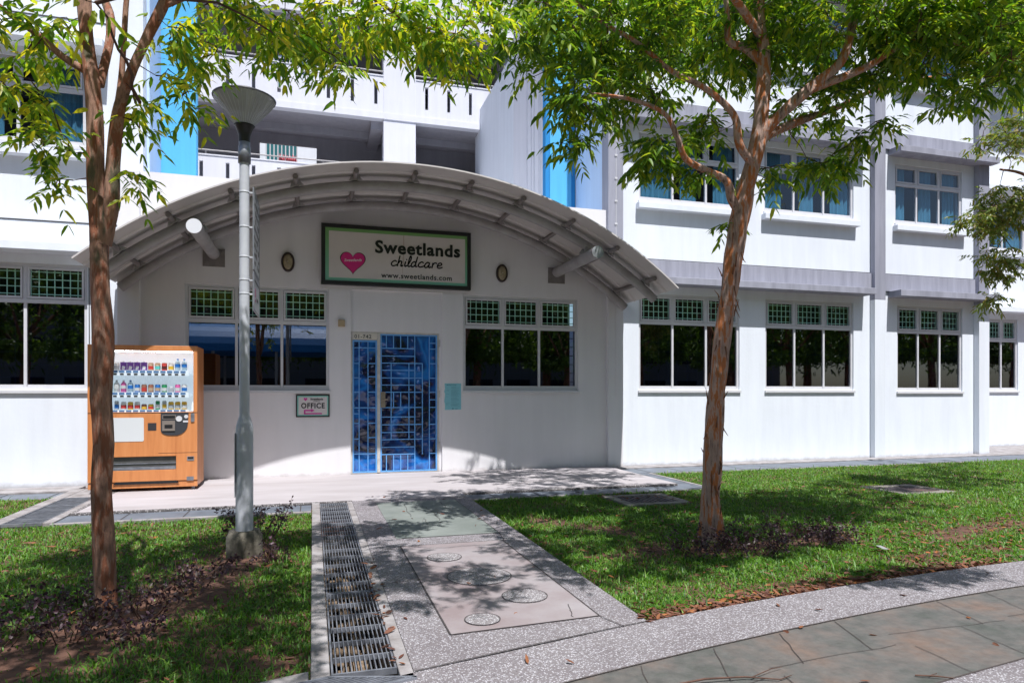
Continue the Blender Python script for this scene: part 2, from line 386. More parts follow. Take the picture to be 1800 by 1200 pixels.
obj('drain_cover_strip', g, M['drain_cover'])['kind'] = 'structure'
g = MB()
for x in np.arange(-2.0, 0, .62): line([(x,8.15),(x,8.59)], .012, -.024)
for x in np.arange(2.3, 5.4, .62): line([(x,8.53),(x,8.85)], .012, -.024)
for x in np.arange(5.6, 20, .62): line([(x,10.43),(x,11.07)], .012, -.026)
for x in np.arange(-9, -3.3, .62): line([(x,10.26),(x,10.87)], .012, -.058)
for y in np.arange(9.1, 10.4, .62): line([(5.21,y),(5.49,y)], .012, -.026)
obj('drain_cover_joints', g, M['joint'])['kind'] = 'structure'
g = MB()
g.box(-2.64,-.02,8.08,8.138,-.2,-.02); g.box(px1+.02,5.56,8.46,8.518,-.2,-.03); g.box(5.502,5.56,8.52,10.36,-.2,-.022)
g.box(5.502,32,10.362,10.418,-.2,-.035); g.box(5.202,32,11.082,11.44,-.2,-.012); g.box(-9,-3.25,10.882,11.42,-.2,-.035)
g.box(-3.24,-3.1,8.08,10.88,-.2,-.01); g.box(-2.72,-2.622,8.14,10.88,-.2,-.012); g.box(-.01,.079,3.28,8.58,-.7,0.); g.box(.401,.469,3.2,8.58,-.7,0)
g.box(-9,-3.25,10.19,10.248,-.2,-.05); g.box(14.6,32,11.442,12.88,-.2,-.010); g.box(-3.098,-2.722,10.0,10.88,-.2,-.014)
g.prism([(-1.6,2.95),(-1.5,2.85),(-.3,3.15),(-.02,3.27),(-.02,3.42)], -.2, -.005)
obj('concrete_edging', g, M['concrete'], bevel=.006)['kind'] = 'structure'
g = MB(); g.box(.08,.4,3.2,8.58,-.7,-.42); obj('drain_bed', g, M['pit'])['kind'] = 'structure'
def pebbles(n, x0, x1, y0, y1, z, r0, r1):
    mb = MB(); rr = random.Random(5)
    for _ in range(n):
        x, y, r = rr.uniform(x0,x1), rr.uniform(y0,y1), rr.uniform(r0,r1); a = rr.uniform(0,3.1)
        vs = []
        for (lz, lr) in ((-.5,.55),(0,1),(.5,.6)):
            for k in range(6):
                t = k*math.pi/3+a; q = r*lr*(1+rr.uniform(-.15,.15)); vs.append((x+q*math.cos(t), y+q*1.3*math.sin(t), z+lz*r))
        mb.add(vs, [(i*6+k, i*6+(k+1)%6, i*6+6+(k+1)%6, i*6+6+k) for i in (0,1) for k in range(6)]+[(12,13,14,15,16,17)], True)
    return mb
st = obj('drain_stones', pebbles(180,.1,.38,3.4,7,-.36,.02,.055), M['stone']); tag(st, 'brown stones lying in the bottom of the grated drain', 'stones', kind='stuff')

def grate(x0, x1, y0, y1, z, label, nb, cross, along='y', group='steel gratings over the drain beside the path'):
    t = thing('drain_grate', label, 'drain grate', ((x0+x1)/2,(y0+y1)/2,z), group)
    f = MB(); e = .014
    f.box(x0,x1,y0,y0+e,z-.03,z); f.box(x0,x1,y1-e,y1,z-.03,z); f.box(x0,x0+e*.7,y0+e,y1-e,z-.03,z-.001); f.box(x1-e*.7,x1,y0+e,y1-e,z-.03,z-.001)
    obj('frame', f, M['galv'], t)
    b = MB()
    if along == 'y':
        for i in range(nb): x = x0+e+(x1-x0-2*e)*(i+.5)/nb; b.box(x-.003,x+.003,y0+e,y1-e,z-.03,z-.002)
    else:
        for i in range(nb): y = y0+e+(y1-y0-2*e)*(i+.5)/nb; b.box(x0+e,x1-e,y-.004,y+.004,z-.03,z-.002)
    if cross:
        for i in range(1, cross):
            y = y0+(y1-y0)*i/cross; b.box(x0+e,x1-e,y-.006,y+.006,z-.032,z-.006)
    obj('bars', b, M['galv'], t)
    return t
ge = [8.53, 7.95, 7.22, 6.58, 4.69, 3.33]
gl = ['short steel grating panel nearest the plinth in the drain beside the path', 'steel grating panel second from the plinth, with a raised inner frame',
      'steel grating panel third from the plinth, just before the first long one', 'long steel grating panel in the middle of the drain, dark pit showing through',
      'longest and nearest steel grating panel, dry leaves caught along its right edge']
for i in range(5):
    n = [2,3,3,7,6][i]
    grate(.085,.398,ge[i+1]+.006,ge[i]-.006,-.004, gl[i], 12, n)
g = MB(); g.box(.12,.36,7.3,7.315,-.004,.004); g.box(.12,.36,7.85,7.865,-.004,.004); g.box(.12,.135,7.3,7.865,-.004,.004); g.box(.345,.36,7.3,7.865,-.004,.004)
rg = grate(-3.095,-2.725,8.15,9.99,-.012,'dark steel grating across the ramp left of the vending machine',26,6,'x','steel gratings over the drain')
g = MB(); g.box(-3.098,-2.722,8.14,10,-.074,-.07); obj('ramp_pit_shade', g, M['pit'])['kind'] = 'structure'  # thin sheet coloured dark for the shade of a pit below the bars
# slanting grating at the bottom of the drain
t = thing('drain_grate', 'slanting steel grating at the bottom edge, where the drain meets the pavement', 'drain grate', (.1,3.2,0))
P = [(-.75,2.92),(.46,3.2),(.07,3.29),(-.02,3.26)]
f = MB()
def bar2(mb, a, b, wd, z0, z1):
    d = Vector((b[0]-a[0], b[1]-a[1])); q = Vector((-d.y, d.x)).normalized()*wd/2
    mb.prism([(a[0]-q.x,a[1]-q.y),(b[0]-q.x,b[1]-q.y),(b[0]+q.x,b[1]+q.y),(a[0]+q.x,a[1]+q.y)], z0, z1)
bar2(f, (-.9,2.80), (.47,3.17), .016, -.02, .012); bar2(f, (-.9,3.02), (.07,3.285), .016, -.02, .012); bar2(f, (.07,3.285), (.47,3.17), .016, -.02, .012)
obj('frame', f, M['galv'], t); f = MB()
for i in range(11): bar2(f, (-.9, 2.82+.017*i), (.07+.036*(10-i), 3.272-.0095*(10-i)), .006, -.02, .010)
obj('bars', f, M['galv'], t)

def manhole(x0,x1,y0,y1,label,z=-.035):
    t = thing('access_cover', label, 'manhole cover', ((x0+x1)/2,(y0+y1)/2,z))
    f = MB(); e=.13
    f.box(x0,x1,y0,y0+e,-.2,z); f.box(x0,x1,y1-e,y1,-.2,z); f.box(x0,x0+e,y0+e,y1-e,-.2,z); f.box(x1-e,x1,y0+e,y1-e,-.2,z)
    obj('concrete_frame', f, M['old_concrete'], t, .012)
    c = MB(); c.box(x0+e+.004,x1-e-.004,y0+e+.004,y1-e-.004,-.2,z-.01)
    n=9
    for i in range(n):
        x=x0+e+.03+(x1-x0-2*e-.06)*(i+.2)/n; c.box(x,x+(x1-x0-2*e-.06)/n*.5,y0+e+.03,y1-e-.03,z-.01,z-.004)
    obj('cover', c, M['cover'], t)
M['cover'] = pm('dark_cover', (.085, .07, .08), .75, .4, 8, .4, 20)
manhole(3.70,4.60,7.47,8.28,'square manhole cover in a pale concrete frame, in the lawn near the plinth', -.025)
manhole(7.78,8.72,7.30,8.10,'dark manhole cover sunk in the sunny lawn under the second wing window', -.04)

# ------------------------------------------------------------------ building
B = thing('apartment_building', 'white apartment block with grey bands, blue recess columns and ground floor windows', 'building', (1.35, 11.4, 0))
YW, YE = 11.45, 11.40
def wall_holes(mb, x0, x1, z0, z1, y0, y1, holes):
    xsx = sorted({x0, x1, *[h[0] for h in holes], *[h[1] for h in holes]})
    for a, b in zip(xsx[:-1], xsx[1:]):
        hs = sorted([(h[2], h[3]) for h in holes if h[0] <= a+1e-6 and h[1] >= b-1e-6]); z = z0
        for h0, h1 in hs:
            if h0 > z: mb.box(a, b, y0, y1, z, h0)
            z = h1
        if z < z1: mb.box(a, b, y0, y1, z, z1)
def window(x0, x1, z0, zt, z1, n, yw, kind, cuts=None, label=None, zh=None):
    f = MB(); e = .045; y0, y1 = yw+.03, yw+.08
    xsx = cuts or [x0+(x1-x0)*i/n for i in range(n+1)]; xsx = [x0]+list(xsx[1:-1])+[x1]
    f.box(x0,x1,y0,y1,z0,z0+e); f.box(x0,x1,y0,y1,z1-e,z1); f.box(x0,x0+e,y0,y1,z0+e,z1-e); f.box(x1-e,x1,y0,y1,z0+e,z1-e)
    f.box(x0+e,x1-e,y0-.004,y1,zt-.03,zt+.03)
    for i, x in enumerate(xsx[1:-1]):
        f.box(x-.025,x+.025,y0-.002,y1,zt+.03,z1-e); f.box(x-.02,x+.02,y0+.005,y1,z0+e,zt-.03)
    for a, b in zip(xsx[:-1], xsx[1:]):     # sash frames
        a2 = a+(.045 if a == x0 else .025); b2 = b-(.045 if b == x1 else .025)
        za, zb = zt+.03, z1-e; s = .032
        f.box(a2+.006,b2-.006,y0-.012,y1-.01,za+.006,za+s+.006); f.box(a2+.006,b2-.006,y0-.012,y1-.01,zb-s-.006,zb-.006)
        f.box(a2+.006,a2+s,y0-.012,y1-.01,za+s+.006,zb-s-.006); f.box(b2-s,b2-.006,y0-.012,y1-.01,za+s+.006,zb-s-.006)
        f.box(a2,b2,y0+.012,y1-.002,z0+e,z0+e+.035)
    w_ = obj('window', f, M['alu'], B)
    if label: w_['label'] = label
    sl = MB(); sl.box(x0-.02,x1+.02,yw-.035,yw+.03,z0-.05,z0-.002); obj('sill', sl, M['alu'], w_, .004)
    for a, b in zip(xsx[:-1], xsx[1:]):
        p = MB(); p.box(a+.045,b-.045,y0+.02,y0+.026,zt+.045,z1-.06); obj('pane', p, M['glass_up' if kind == 'g' else 'glass_2f'], w_)
        p = MB(); p.box(a+.022,b-.022,y0+.028,y0+.034,z0+.07,zt-.03); obj('pane', p, M['glass_dark' if kind == 'g' else 'glass_2f'], w_)
    if kind == 'g':
        gr = MB(); yb = yw+.10
        nx = max(3, int((x1-x0)/.105)); 
        for i in range(nx+1): x = x0+.05+(x1-x0-.1)*i/nx; gr.box(x-.006,x+.006,yb,yb+.012,zt-.02,z1-.01)
        for i in range(1,5): z = zt+(z1-zt)*i/5; gr.box(x0+.05,x1-.05,yb-.008,yb,z-.006,z+.006)
        obj('grille', gr, M['green_bar'], w_)
        gr = MB()
        for i in range(1,7): z = z0+(zt-z0)*i/7; gr.box(x0+.05,x1-.05,yb-.008,yb,z-.006,z+.006)
        for i in range(0,nx+1,2): x = x0+.05+(x1-x0-.1)*i/nx; gr.box(x-.005,x+.005,yb,yb+.012,z0,zt-.02)
        obj('grille', gr, M['navy_bar'], w_)
    else:
        cu = MB(); rr = random.Random(int(x0*10)+int(z0))
        spans = [(x0+.05, x0+.05+(x1-x0)*rr.uniform(.18,.34)), (x1-.05-(x1-x0)*rr.uniform(.18,.36), x1-.05), ((x0+x1)/2-.15,(x0+x1)/2+.22)]
        for a, b in spans:
            nn = max(6, int((b-a)/.02)); vs = []
            for i in range(nn+1):
                x = a+(b-a)*i/nn; y = yw+.14+.02*math.sin(i*1.15)+.008*math.sin(i*2.9); vs += [(x,y,z0),(x,y,z1)]
            cu.add(vs, [(2*i,2*i+2,2*i+3,2*i+1) for i in range(nn)], True)
        obj('curtain', cu, M['curtain'], w_)
    return w_

g0 = dict(z0=1.39, zt=2.50, z1=3.05)
G = [(-1.90,.255,1.39,2.48,3.05,3,YE,'g',[-1.9,-1.16,-.48,.25]), (2.50,4.64,1.39,2.50,3.05,3,YE,'g',[2.5,3.22,3.90,4.63]),
     (5.89,8.09,1.40,2.68,3.23,3,YW,'g',None), (8.69,10.86,1.40,2.68,3.23,3,YW,'g',None), (12.01,13.83,1.38,2.66,3.22,3,YW,'g',None),
     (-5.67,-3.24,1.39,2.70,3.25,3,YW,'g',[-5.67,-4.86,-4.05,-3.24])]
U = [(5.89,8.09,4.98,5.82,6.27,3,YW,'u',None), (8.66,10.86,4.98,5.82,6.27,3,YW,'u',None), (11.95,13.82,4.98,5.82,6.25,3,YW,'u',None), (-5.9,-3.26,5.02,5.85,6.27,3,YW,'u',None)]
U3 = [(a,b,c+3.02,d+3.02,e+3.02,n,y,k,q) for a,b,c,d,e,n,y,k,q in U]
S3 = [(16.38,17.45,1.40,2.68,3.23,2,12.9,'g',None),(16.2,17.7,4.98,5.82,6.25,2,12.9,'u',None),(18.4,20.2,1.40,2.68,3.23,3,12.9,'g',None),(18.4,20.2,4.98,5.82,6.25,3,12.9,'u',None)]
wl = ['left ground floor window of the entrance wall', 'right ground floor window of the entrance wall']
for i, q in enumerate(G+U+U3+S3): window(*q[:8], cuts=q[8], label=wl[i] if i < 2 else None)
hol = lambda L_: [(a,b,c,e) for a,b,c,d,e,*_ in L_]
TOP = 10.6
m = MB(); wall_holes(m, 5.22, 14.59, -.1, TOP, YW, YW+.18, hol([G[2],G[3],G[4]]+U[:3])+[(a,b,c,e) for a,b,c,d,e,*_ in U3[:3]])
m.box(5.231,5.4,YW+.18,22,4.4,TOP); m.box(14.41,14.59,YW+.18,12.9,-.1,TOP)
obj('wing_wall', m, M['white'], B)['label'] = 'right wing wall, bright white in the sun'
m = MB(); wall_holes(m, -9, -2.49, -.1, TOP, YW, YW+.18, hol([G[5],U[3]])+hol([U3[3]])); m.box(-2.67,-2.49,YW+.18,12.7,4.4,TOP)
obj('wing_wall', m, M['white'], B)['label'] = 'left wing wall beside the vending machine'
m = MB(); wall_holes(m, 14.59, 32, -.1, TOP, 12.9, 13.08, hol(S3)); obj('wing_wall', m, M['white'], B)['label'] = 'set back wall at the far right'
m = MB(); wall_holes(m, -2.51, 5.2, -.1, 4.72, YE, YE+.046, hol(G[:2])+[(.60,2.13,-.1,3.06)]); wall_holes(m, -2.51, 5.2, -.1, 4.7, YE+.0465, YE+.2, hol(G[:2])+[(.60,2.085,-.1,2.37)])
obj('entrance_wall', m, M['cream'], B)
m = MB(); m.box(-2.49,5.215,YE+.201,21,4.2,4.4); m.box(-2.49,5.215,YE+.201,YE+.24,4.4,4.71); obj('annex_roof', m, M['white_up'], B)
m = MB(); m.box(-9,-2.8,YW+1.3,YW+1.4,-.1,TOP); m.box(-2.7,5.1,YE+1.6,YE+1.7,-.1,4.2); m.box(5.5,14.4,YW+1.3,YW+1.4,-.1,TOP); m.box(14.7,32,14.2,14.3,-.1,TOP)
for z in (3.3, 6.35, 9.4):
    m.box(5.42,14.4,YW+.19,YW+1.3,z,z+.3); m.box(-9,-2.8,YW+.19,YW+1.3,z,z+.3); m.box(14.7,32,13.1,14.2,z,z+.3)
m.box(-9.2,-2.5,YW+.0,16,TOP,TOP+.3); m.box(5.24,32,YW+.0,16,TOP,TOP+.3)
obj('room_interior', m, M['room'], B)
def part(name, boxes, mat, bevel=0, label=None):
    m = MB()
    for b in boxes: m.box(*b)
    o = obj(name, m, M[mat], B, bevel)
    if label: o['label'] = label
    return o
# pilasters
part('pilaster', [(-2.81,-2.51,YE-.09,YE+.2,-.05,4.7)], 'cream', .006)
part('pilaster', [(5.20,5.50,YE-.09,YE+.2,-.05,3.42)], 'cream', .006)
part('pilaster', [(5.20,5.50,YE-.09,YE+.2,3.42,TOP)], 'grey_band', .006)
part('pilaster', [(11.29,11.57,YW-.13,YW-.001,-.05,3.30)], 'white', .006)
part('pilaster', [(11.29,11.57,YW-.13,YW-.001,3.30,TOP)], 'grey_band', .006)
part('pilaster', [(14.16,14.46,YW-.13,YW-.001,-.05,3.30)], 'white', .006)
part('pilaster', [(14.16,14.46,YW-.13,YW-.001,3.30,TOP)], 'grey_band', .006)
# bands and hoods over the windows
for dz in (0, 3.02, 6.04):
    part('band', [(5.502,11.288,YW-.045,YW-.001,3.505+dz,3.865+dz)], 'grey_band', .004)
    part('band', [(11.572,14.158,YW-.045,YW-.001,3.505+dz,3.865+dz)], 'grey_band', .004)
    part('groove_shade', [(5.502,11.288,YW-.012,YW-.001,3.867+dz,3.884+dz),(11.572,14.158,YW-.012,YW-.001,3.867+dz,3.884+dz)], 'dark_metal')  # dark strip painted for the shadow in the gap above the band
    part('hood', [(5.502,11.12,YW-.34,YW-.001,3.375+dz,3.503+dz)], 'grey_band', .006)
    part('hood', [(11.76,14.50,YW-.34,YW-.132,3.375+dz,3.503+dz),(11.76,14.158,YW-.132,YW-.001,3.375+dz,3.503+dz)], 'grey_band', .004)
    part('hood', [(-9,-2.95,YW-.34,YW-.001,3.39+dz,3.51+dz)], 'white_up', .006)
    part('hood', [(15.6,22,12.56,12.899,3.375+dz,3.5+dz)], 'white_up', .006)
    part('groove_shade', [(-9,-2.83,YW-.008,YW-.001,3.872+dz,3.889+dz)], 'dark_metal')  # left wing's shadow gap, also drawn as a dark strip
for (x0, x1) in ((5.83,8.15),(8.60,10.92),(11.89,13.88),(-5.96,-3.2)):
    for dz in (0, 3.02):
        part('ledge', [(x0,x1,YW-.13,YW-.001,4.80+dz,4.925+dz)], 'white_up', .012)
for x0, x1 in ((16.1,17.8),(18.3,20.3)): part('ledge', [(x0,x1,12.77,12.899,4.8,4.925)], 'white_up', .012)
# blue columns of the recess
part('blue_column', [(-2.488,-1.90,12.46,12.66,4.4,16.5)], 'blue_wall', .006)
part('return_wall', [(-2.486,-2.44,YW+.19,12.459,4.4,TOP)], 'blue_bounce')
part('return_wall', [(5.221,5.23,YW+.19,12.96,4.4,TOP)], 'blue_bounce')
part('blue_column', [(4.66,5.13,12.97,13.17,4.4,16.5)], 'blue_wall', .006)
part('column_edge', [(4.57,4.659,12.99,13.17,4.4,16.5),(5.131,5.219,12.99,13.17,4.4,16.5)], 'blue_deep')
m = MB(); m.box(4.58,5.2,13.171,15.32,4.4,16.5)
for y in (13.3,13.42,13.75,13.95,14.25): m.box(4.568,4.58,y,y+.012,4.4,16.5)
obj('ribbed_wall', m, M['corr'], B)
# lightning tape with clips on the pilaster
m = MB(); m.box(5.345,5.355,YE-.1,YE-.091,3.5,TOP)
for z in np.arange(3.6,TOP,.42): m.box(5.325,5.375,YE-.105,YE-.1,z,z+.035)
obj('lightning_tape', m, M['alu'], B)
m = MB(); m.box(5.345,5.352,YE-.098,YE-.091,1.3,3.42); obj('lightning_tape', m, M['cream'], B)

# corridor block behind
K = thing('corridor_block', 'rear apartment block with open corridors and slotted white parapets above the canopy', 'building', (2.6, 21.3, 0))
YC = 21.3
for lv, z0 in enumerate((6.93, 9.90, 12.87)):
    m = MB(); slits = []
    for x in list(np.arange(-7.46, 2.0, .715))+list(np.arange(3.43, 9, .715)): slits.append((x, x+.10, z0+.46, z0+1.17))
    wall_holes(m, -9, 2.12, z0+.2, z0+1.34, YC, YC+.12, [s for s in slits if s[1] < 2.1]); wall_holes(m, 3.13, 10, z0+.2, z0+1.34, YC, YC+.12, [s for s in slits if s[0] > 3.2])
    m.box(-9,10,YC-.04,YC+.22,z0,z0+.2)
    m.box(-9,2.12,YC-.02,YC+.14,z0+1.34,z0+1.38); m.box(3.13,10,YC-.02,YC+.14,z0+1.34,z0+1.38)
    obj('parapet', m, M['corr'], K, .004)
    m = MB(); m.tube([(-9,YC+.06,z0+1.52),(2.12,YC+.06,z0+1.52)], .022, 8); m.tube([(3.13,YC+.06,z0+1.52),(10,YC+.06,z0+1.52)], .022, 8)
    for x in list(np.arange(-8.5,2.1,1.1))+list(np.arange(3.4,9.9,1.1)): m.tube([(x,YC+.06,z0+1.38),(x,YC+.06,z0+1.52)], .012, 6)
    obj('handrail', m, M['steel'], K)
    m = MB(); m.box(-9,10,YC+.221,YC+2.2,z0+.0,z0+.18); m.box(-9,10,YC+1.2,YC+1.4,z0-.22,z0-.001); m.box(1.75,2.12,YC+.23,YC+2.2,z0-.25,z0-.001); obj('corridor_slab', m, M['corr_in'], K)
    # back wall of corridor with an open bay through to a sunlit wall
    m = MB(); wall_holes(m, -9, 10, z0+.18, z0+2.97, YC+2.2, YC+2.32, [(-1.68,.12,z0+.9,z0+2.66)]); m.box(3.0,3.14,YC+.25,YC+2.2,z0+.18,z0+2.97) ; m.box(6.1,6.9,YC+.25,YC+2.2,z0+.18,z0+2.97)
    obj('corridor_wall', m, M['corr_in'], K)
    m = MB(); x0, x1, za, zb = 3.35, 4.95, z0+1.2, z0+2.30; y = YC+2.16
    m.box(x0,x1,y,y+.03,zb-.05,zb); m.box(x0,x1,y,y+.03,za,za+.05); m.box(x0,x0+.05,y,y+.03,za,zb); m.box(x1-.05,x1,y,y+.03,za,zb)
    for k in range(1,9): x = x0+(x1-x0)*k/9; m.box(x-.012,x+.012,y+.005,y+.03,za,zb)
    for c_ in (x0+.42, x1-.42): m.tube([(c_+.26*math.cos(t), y+.0, za+.45+.26*math.sin(t)) for t in np.linspace(0,2*math.pi,17)], .012, 5)
    gwin = obj('barred_window', m, M['steel'], K); p = MB(); p.box(x0,x1,y+.034,y+.039,za,zb); obj('pane', p, M['room'], gwin)
m = MB(); m.box(2.12,3.13,YC-.01,YC+.5,4,16); obj('pillar', m, M['corr'], K, .006)
m = MB(); m.box(-9,10,YC-.04,YC+2.3,16,16.2); obj('roof', m, M['corr'], K)
m = MB(); m.box(-6,7,28,28.3,4,14); m.cur = 0
o = obj('far_wall', m, M['white_up'], K)
M['teal_pane'] = pm('teal_pane', (.04,.16,.18), .2)
for z in (7.35, 10.3, 13.3):
    m = MB()
    m.box(-1.75,-.6,27.9,27.96,z,z+.04); m.box(-1.75,-.6,27.9,27.96,z+1.2,z+1.24)
    for k in range(9): x=-1.75+1.15*k/8; m.box(x-.02,x+.02,27.9,27.96,z,z+1.24)
    wn = obj('window', m, M['alu'], K); m = MB(); m.box(-1.75,-.6,27.965,27.98,z,z+1.24); obj('pane', m, M['teal_pane'], wn)

lau = MB(); rr = random.Random(2)
for k in range(9):
    x = -1.25+k*.07; lau.tube([(x,27.84,10.45),(x+rr.uniform(-.03,.03),27.8,10.56+rr.uniform(0,.1)),(x+.05,27.84,10.46)], [.04,.07,.035], 7)
tag(obj('laundry', lau, pm('pink_cloth', (.75,.16,.2), .9, .5, 6)), 'pink laundry bundled in the far window seen through the open corridor', 'laundry')

# door
m = MB(); x0, x1, zt = .60, 2.085, 2.37; yd = YE+.05
m.box(x0,x0+.03,yd,yd+.05,.0,zt); m.box(x1-.03,x1,yd,yd+.05,0,zt); m.box(x0+.03,x1-.03,yd,yd+.05,zt-.03,zt); m.box(1.035,1.085,yd-.012,yd+.05,0.012,zt-.03); m.box(x0+.03,x1-.03,yd,yd+.05,0,.012)
M['door_frame'] = pm('cream_door_frame', (.60,.57,.53), .5, .25, 9)
M['blue_bar'] = pm('blue_gate_paint', (.15,.42,.86), .4, .2, 6)
door = obj('door', m, M['door_frame'], B); door['label'] = 'barred blue gate door in the middle of the entrance wall'
def rect_bars(mb, y, th, vs, hs):
    for x, a, b in vs: mb.box(x-th,x+th,y,y+.014,a,b)
    for z, a, b in hs: mb.box(a,b,y-.006,y,z-th,z+th)
def leafgrid(mb, a, b, z0, z1):
    e=.012
    mb.box(a,b,yd+.004,yd+.03,z0,z0+2*e); mb.box(a,b,yd+.004,yd+.03,z1-2*e,z1); mb.box(a,a+2*e,yd+.004,yd+.03,z0+2*e,z1-2*e); mb.box(b-2*e,b,yd+.004,yd+.03,z0+2*e,z1-2*e)
th=.0075
m = MB(); leafgrid(m, .632,1.033,.015,2.225)
rect_bars(m, yd+.02, th, [(.74,.03,2.22),(.885,.03,2.22)], [(z,.65,.74) for z in (.33,.58,.84,1.0,1.1,1.36,1.6,1.84,2.1)]+[(z,.885,1.01) for z in (.33,.6,.84,1.1,1.36,1.62,1.84,2.1)]+[(1.1,.74,.885),(2.1,.74,.885),(.33,.74,.885)])
obj('narrow_leaf', m, M['blue_bar'], door)
m = MB(); leafgrid(m, 1.087,2.052,.015,2.338)
V = [(1.19,2.1,2.33),(1.31,2.1,2.33),(1.43,2.1,2.33),(1.55,2.1,2.33),(1.67,.03,2.33),(1.92,.03,2.33),(1.80,.3,1.85),(1.27,.55,1.85),(1.57,.55,1.85),
     (1.31,1.1,1.36),(1.43,1.1,1.36),(1.19,.03,.31),(1.31,.03,.31),(1.43,.03,.31),(1.55,.03,.31)]
Hh = [(z,1.10,1.67) for z in (.31,.43,.56,.68,.81,.94,1.1,1.36,1.48,1.6,1.73,1.85,1.97,2.1)]+[(z,1.67,1.8) for z in (.56,.81,1.1,1.36,1.6,1.85)]+[(z,1.92,2.03) for z in (.31,.56,.81,1.1,1.23,1.36,1.6,1.85,2.1,2.2)]
rect_bars(m, yd+.02, th, V, Hh); obj('wide_leaf', m, M['blue_bar'], door)
# wavy plastic sheet behind the bars
sh = MB(); nx, nz = 26, 44
for (a, b) in ((.66,1.02),(1.10,2.03)):
    vs = []; nn = nx if b > 1.5 else 12
    for j in range(nz+1):
        for i in range(nn+1):
            x = a+(b-a)*i/nn; z = .04+2.27*j/nz
            y = yd+.052+.010*mnoise.noise(Vector((x*4,z*2.6,1)))+.004*mnoise.noise(Vector((x*11,z*8,4)))
            vs.append((x,y,z))
    sh.add(vs, [(j*(nn+1)+i,j*(nn+1)+i+1,(j+1)*(nn+1)+i+1,(j+1)*(nn+1)+i) for j in range(nz) for i in range(nn)], True)
obj('plastic_sheet', sh, M['film'], door)
m = MB(); m.box(.632,1.033,yd-.004,yd+.02,2.232,2.345); pl = obj('number_plate', m, pm('plate_cream',(.62,.58,.52),.5), door)
m = MB(); m.text('01-742', .660, yd-.0045, 2.258, .088, offset=.0012, spacing=1.15); obj('number', m, pm('plate_grey',(.06,.06,.06),.6), pl)
m = MB(); m.box(1.095,1.17,yd-.008,yd+.004,1.1,1.365); m.box(1.112,1.15,yd-.014,yd-.008,1.12,1.34); m.tube([(1.13,yd-.014,1.24),(1.13,yd-.06,1.24),(1.2,yd-.065,1.235)], .010, 8); m.tube([(1.131,yd-.014,1.15),(1.131,yd-.03,1.15)], .014, 10)
obj('handle', m, pm('worn_brass',(.42,.36,.28),.35,.3,20,metal=.6), door)
for z in (.45,1.33,2.2):
    m = MB(); m.tube([(2.088,yd-.012,z-.06),(2.088,yd-.012,z+.06)], .011, 8); obj('hinge', m, M['door_frame'], door)
# interior seen through the sheet
m = MB(); m.box(.55,2.2,YE+1.25,YE+1.3,0,2.4); obj('lobby_wall', m, pm('blue_lobby',(.03,.16,.48),.6,.6,2.2,col2=(.01,.03,.12)), B)
m = MB(); rr = random.Random(9)
for k in range(10):
    x = .72+rr.random()*1.3; z = rr.choice([.55,1.0,1.35]); m.box(x-.07,x+.07,YE+.62,YE+.82,z,z+rr.uniform(.12,.25))
m.box(.62,2.1,YE+.55,YE+.95,.5,.53); m.box(.62,2.1,YE+.55,YE+.95,.96,.99); m.box(.62,2.1,YE+.55,YE+.95,1.31,1.34)
o = obj('lobby_shelf', m, pm('shelf_stuff',(.35,.42,.55),.7,.8,5,col2=(.04,.05,.09))); tag(o, 'shelf of small items standing behind the barred blue door', 'shelf')

# ------------------------------------------------------------------ canopy
CX, CZ = 1.365, -1.88
cn = thing('entrance_canopy', 'curved steel canopy on grey tubes arching over the entrance', 'canopy', (CX, 10.4, 3))
def arc(r, half, n=48): a = math.asin(half/r); return [(CX+r*math.sin(t), CZ+r*math.cos(t)) for t in np.linspace(-a, a, n+1)]
m = MB(); o_ = arc(6.475,4.23); i_ = arc(6.455,4.217); n = len(o_)
prof = []
for (ya, yb) in ((9.5,11.395),):
    for k in range(n-1):
        p, q, r_, s_ = o_[k], o_[k+1], i_[k+1], i_[k]
        m.cur = 1; m.add([(p[0],ya,p[1]),(q[0],ya,q[1]),(q[0],yb,q[1]),(p[0],yb,p[1])], [(0,1,2,3)], True)
        m.cur = 0; m.add([(s_[0],ya,s_[1]),(r_[0],ya,r_[1]),(r_[0],yb,r_[1]),(s_[0],yb,s_[1])], [(3,2,1,0)], True)
        m.add([(p[0],ya,p[1]),(s_[0],ya,s_[1]),(r_[0],ya,r_[1]),(q[0],ya,q[1])], [(0,1,2,3)])
        m.add([(p[0],yb,p[1]),(q[0],yb,q[1]),(r_[0],yb,r_[1]),(s_[0],yb,s_[1])], [(0,1,2,3)])
    for k in (0, n-1):
        p, s_ = o_[k], i_[k]; m.add([(p[0],ya,p[1]),(p[0],yb,p[1]),(s_[0],yb,s_[1]),(s_[0],ya,s_[1])], [(0,1,2,3)])
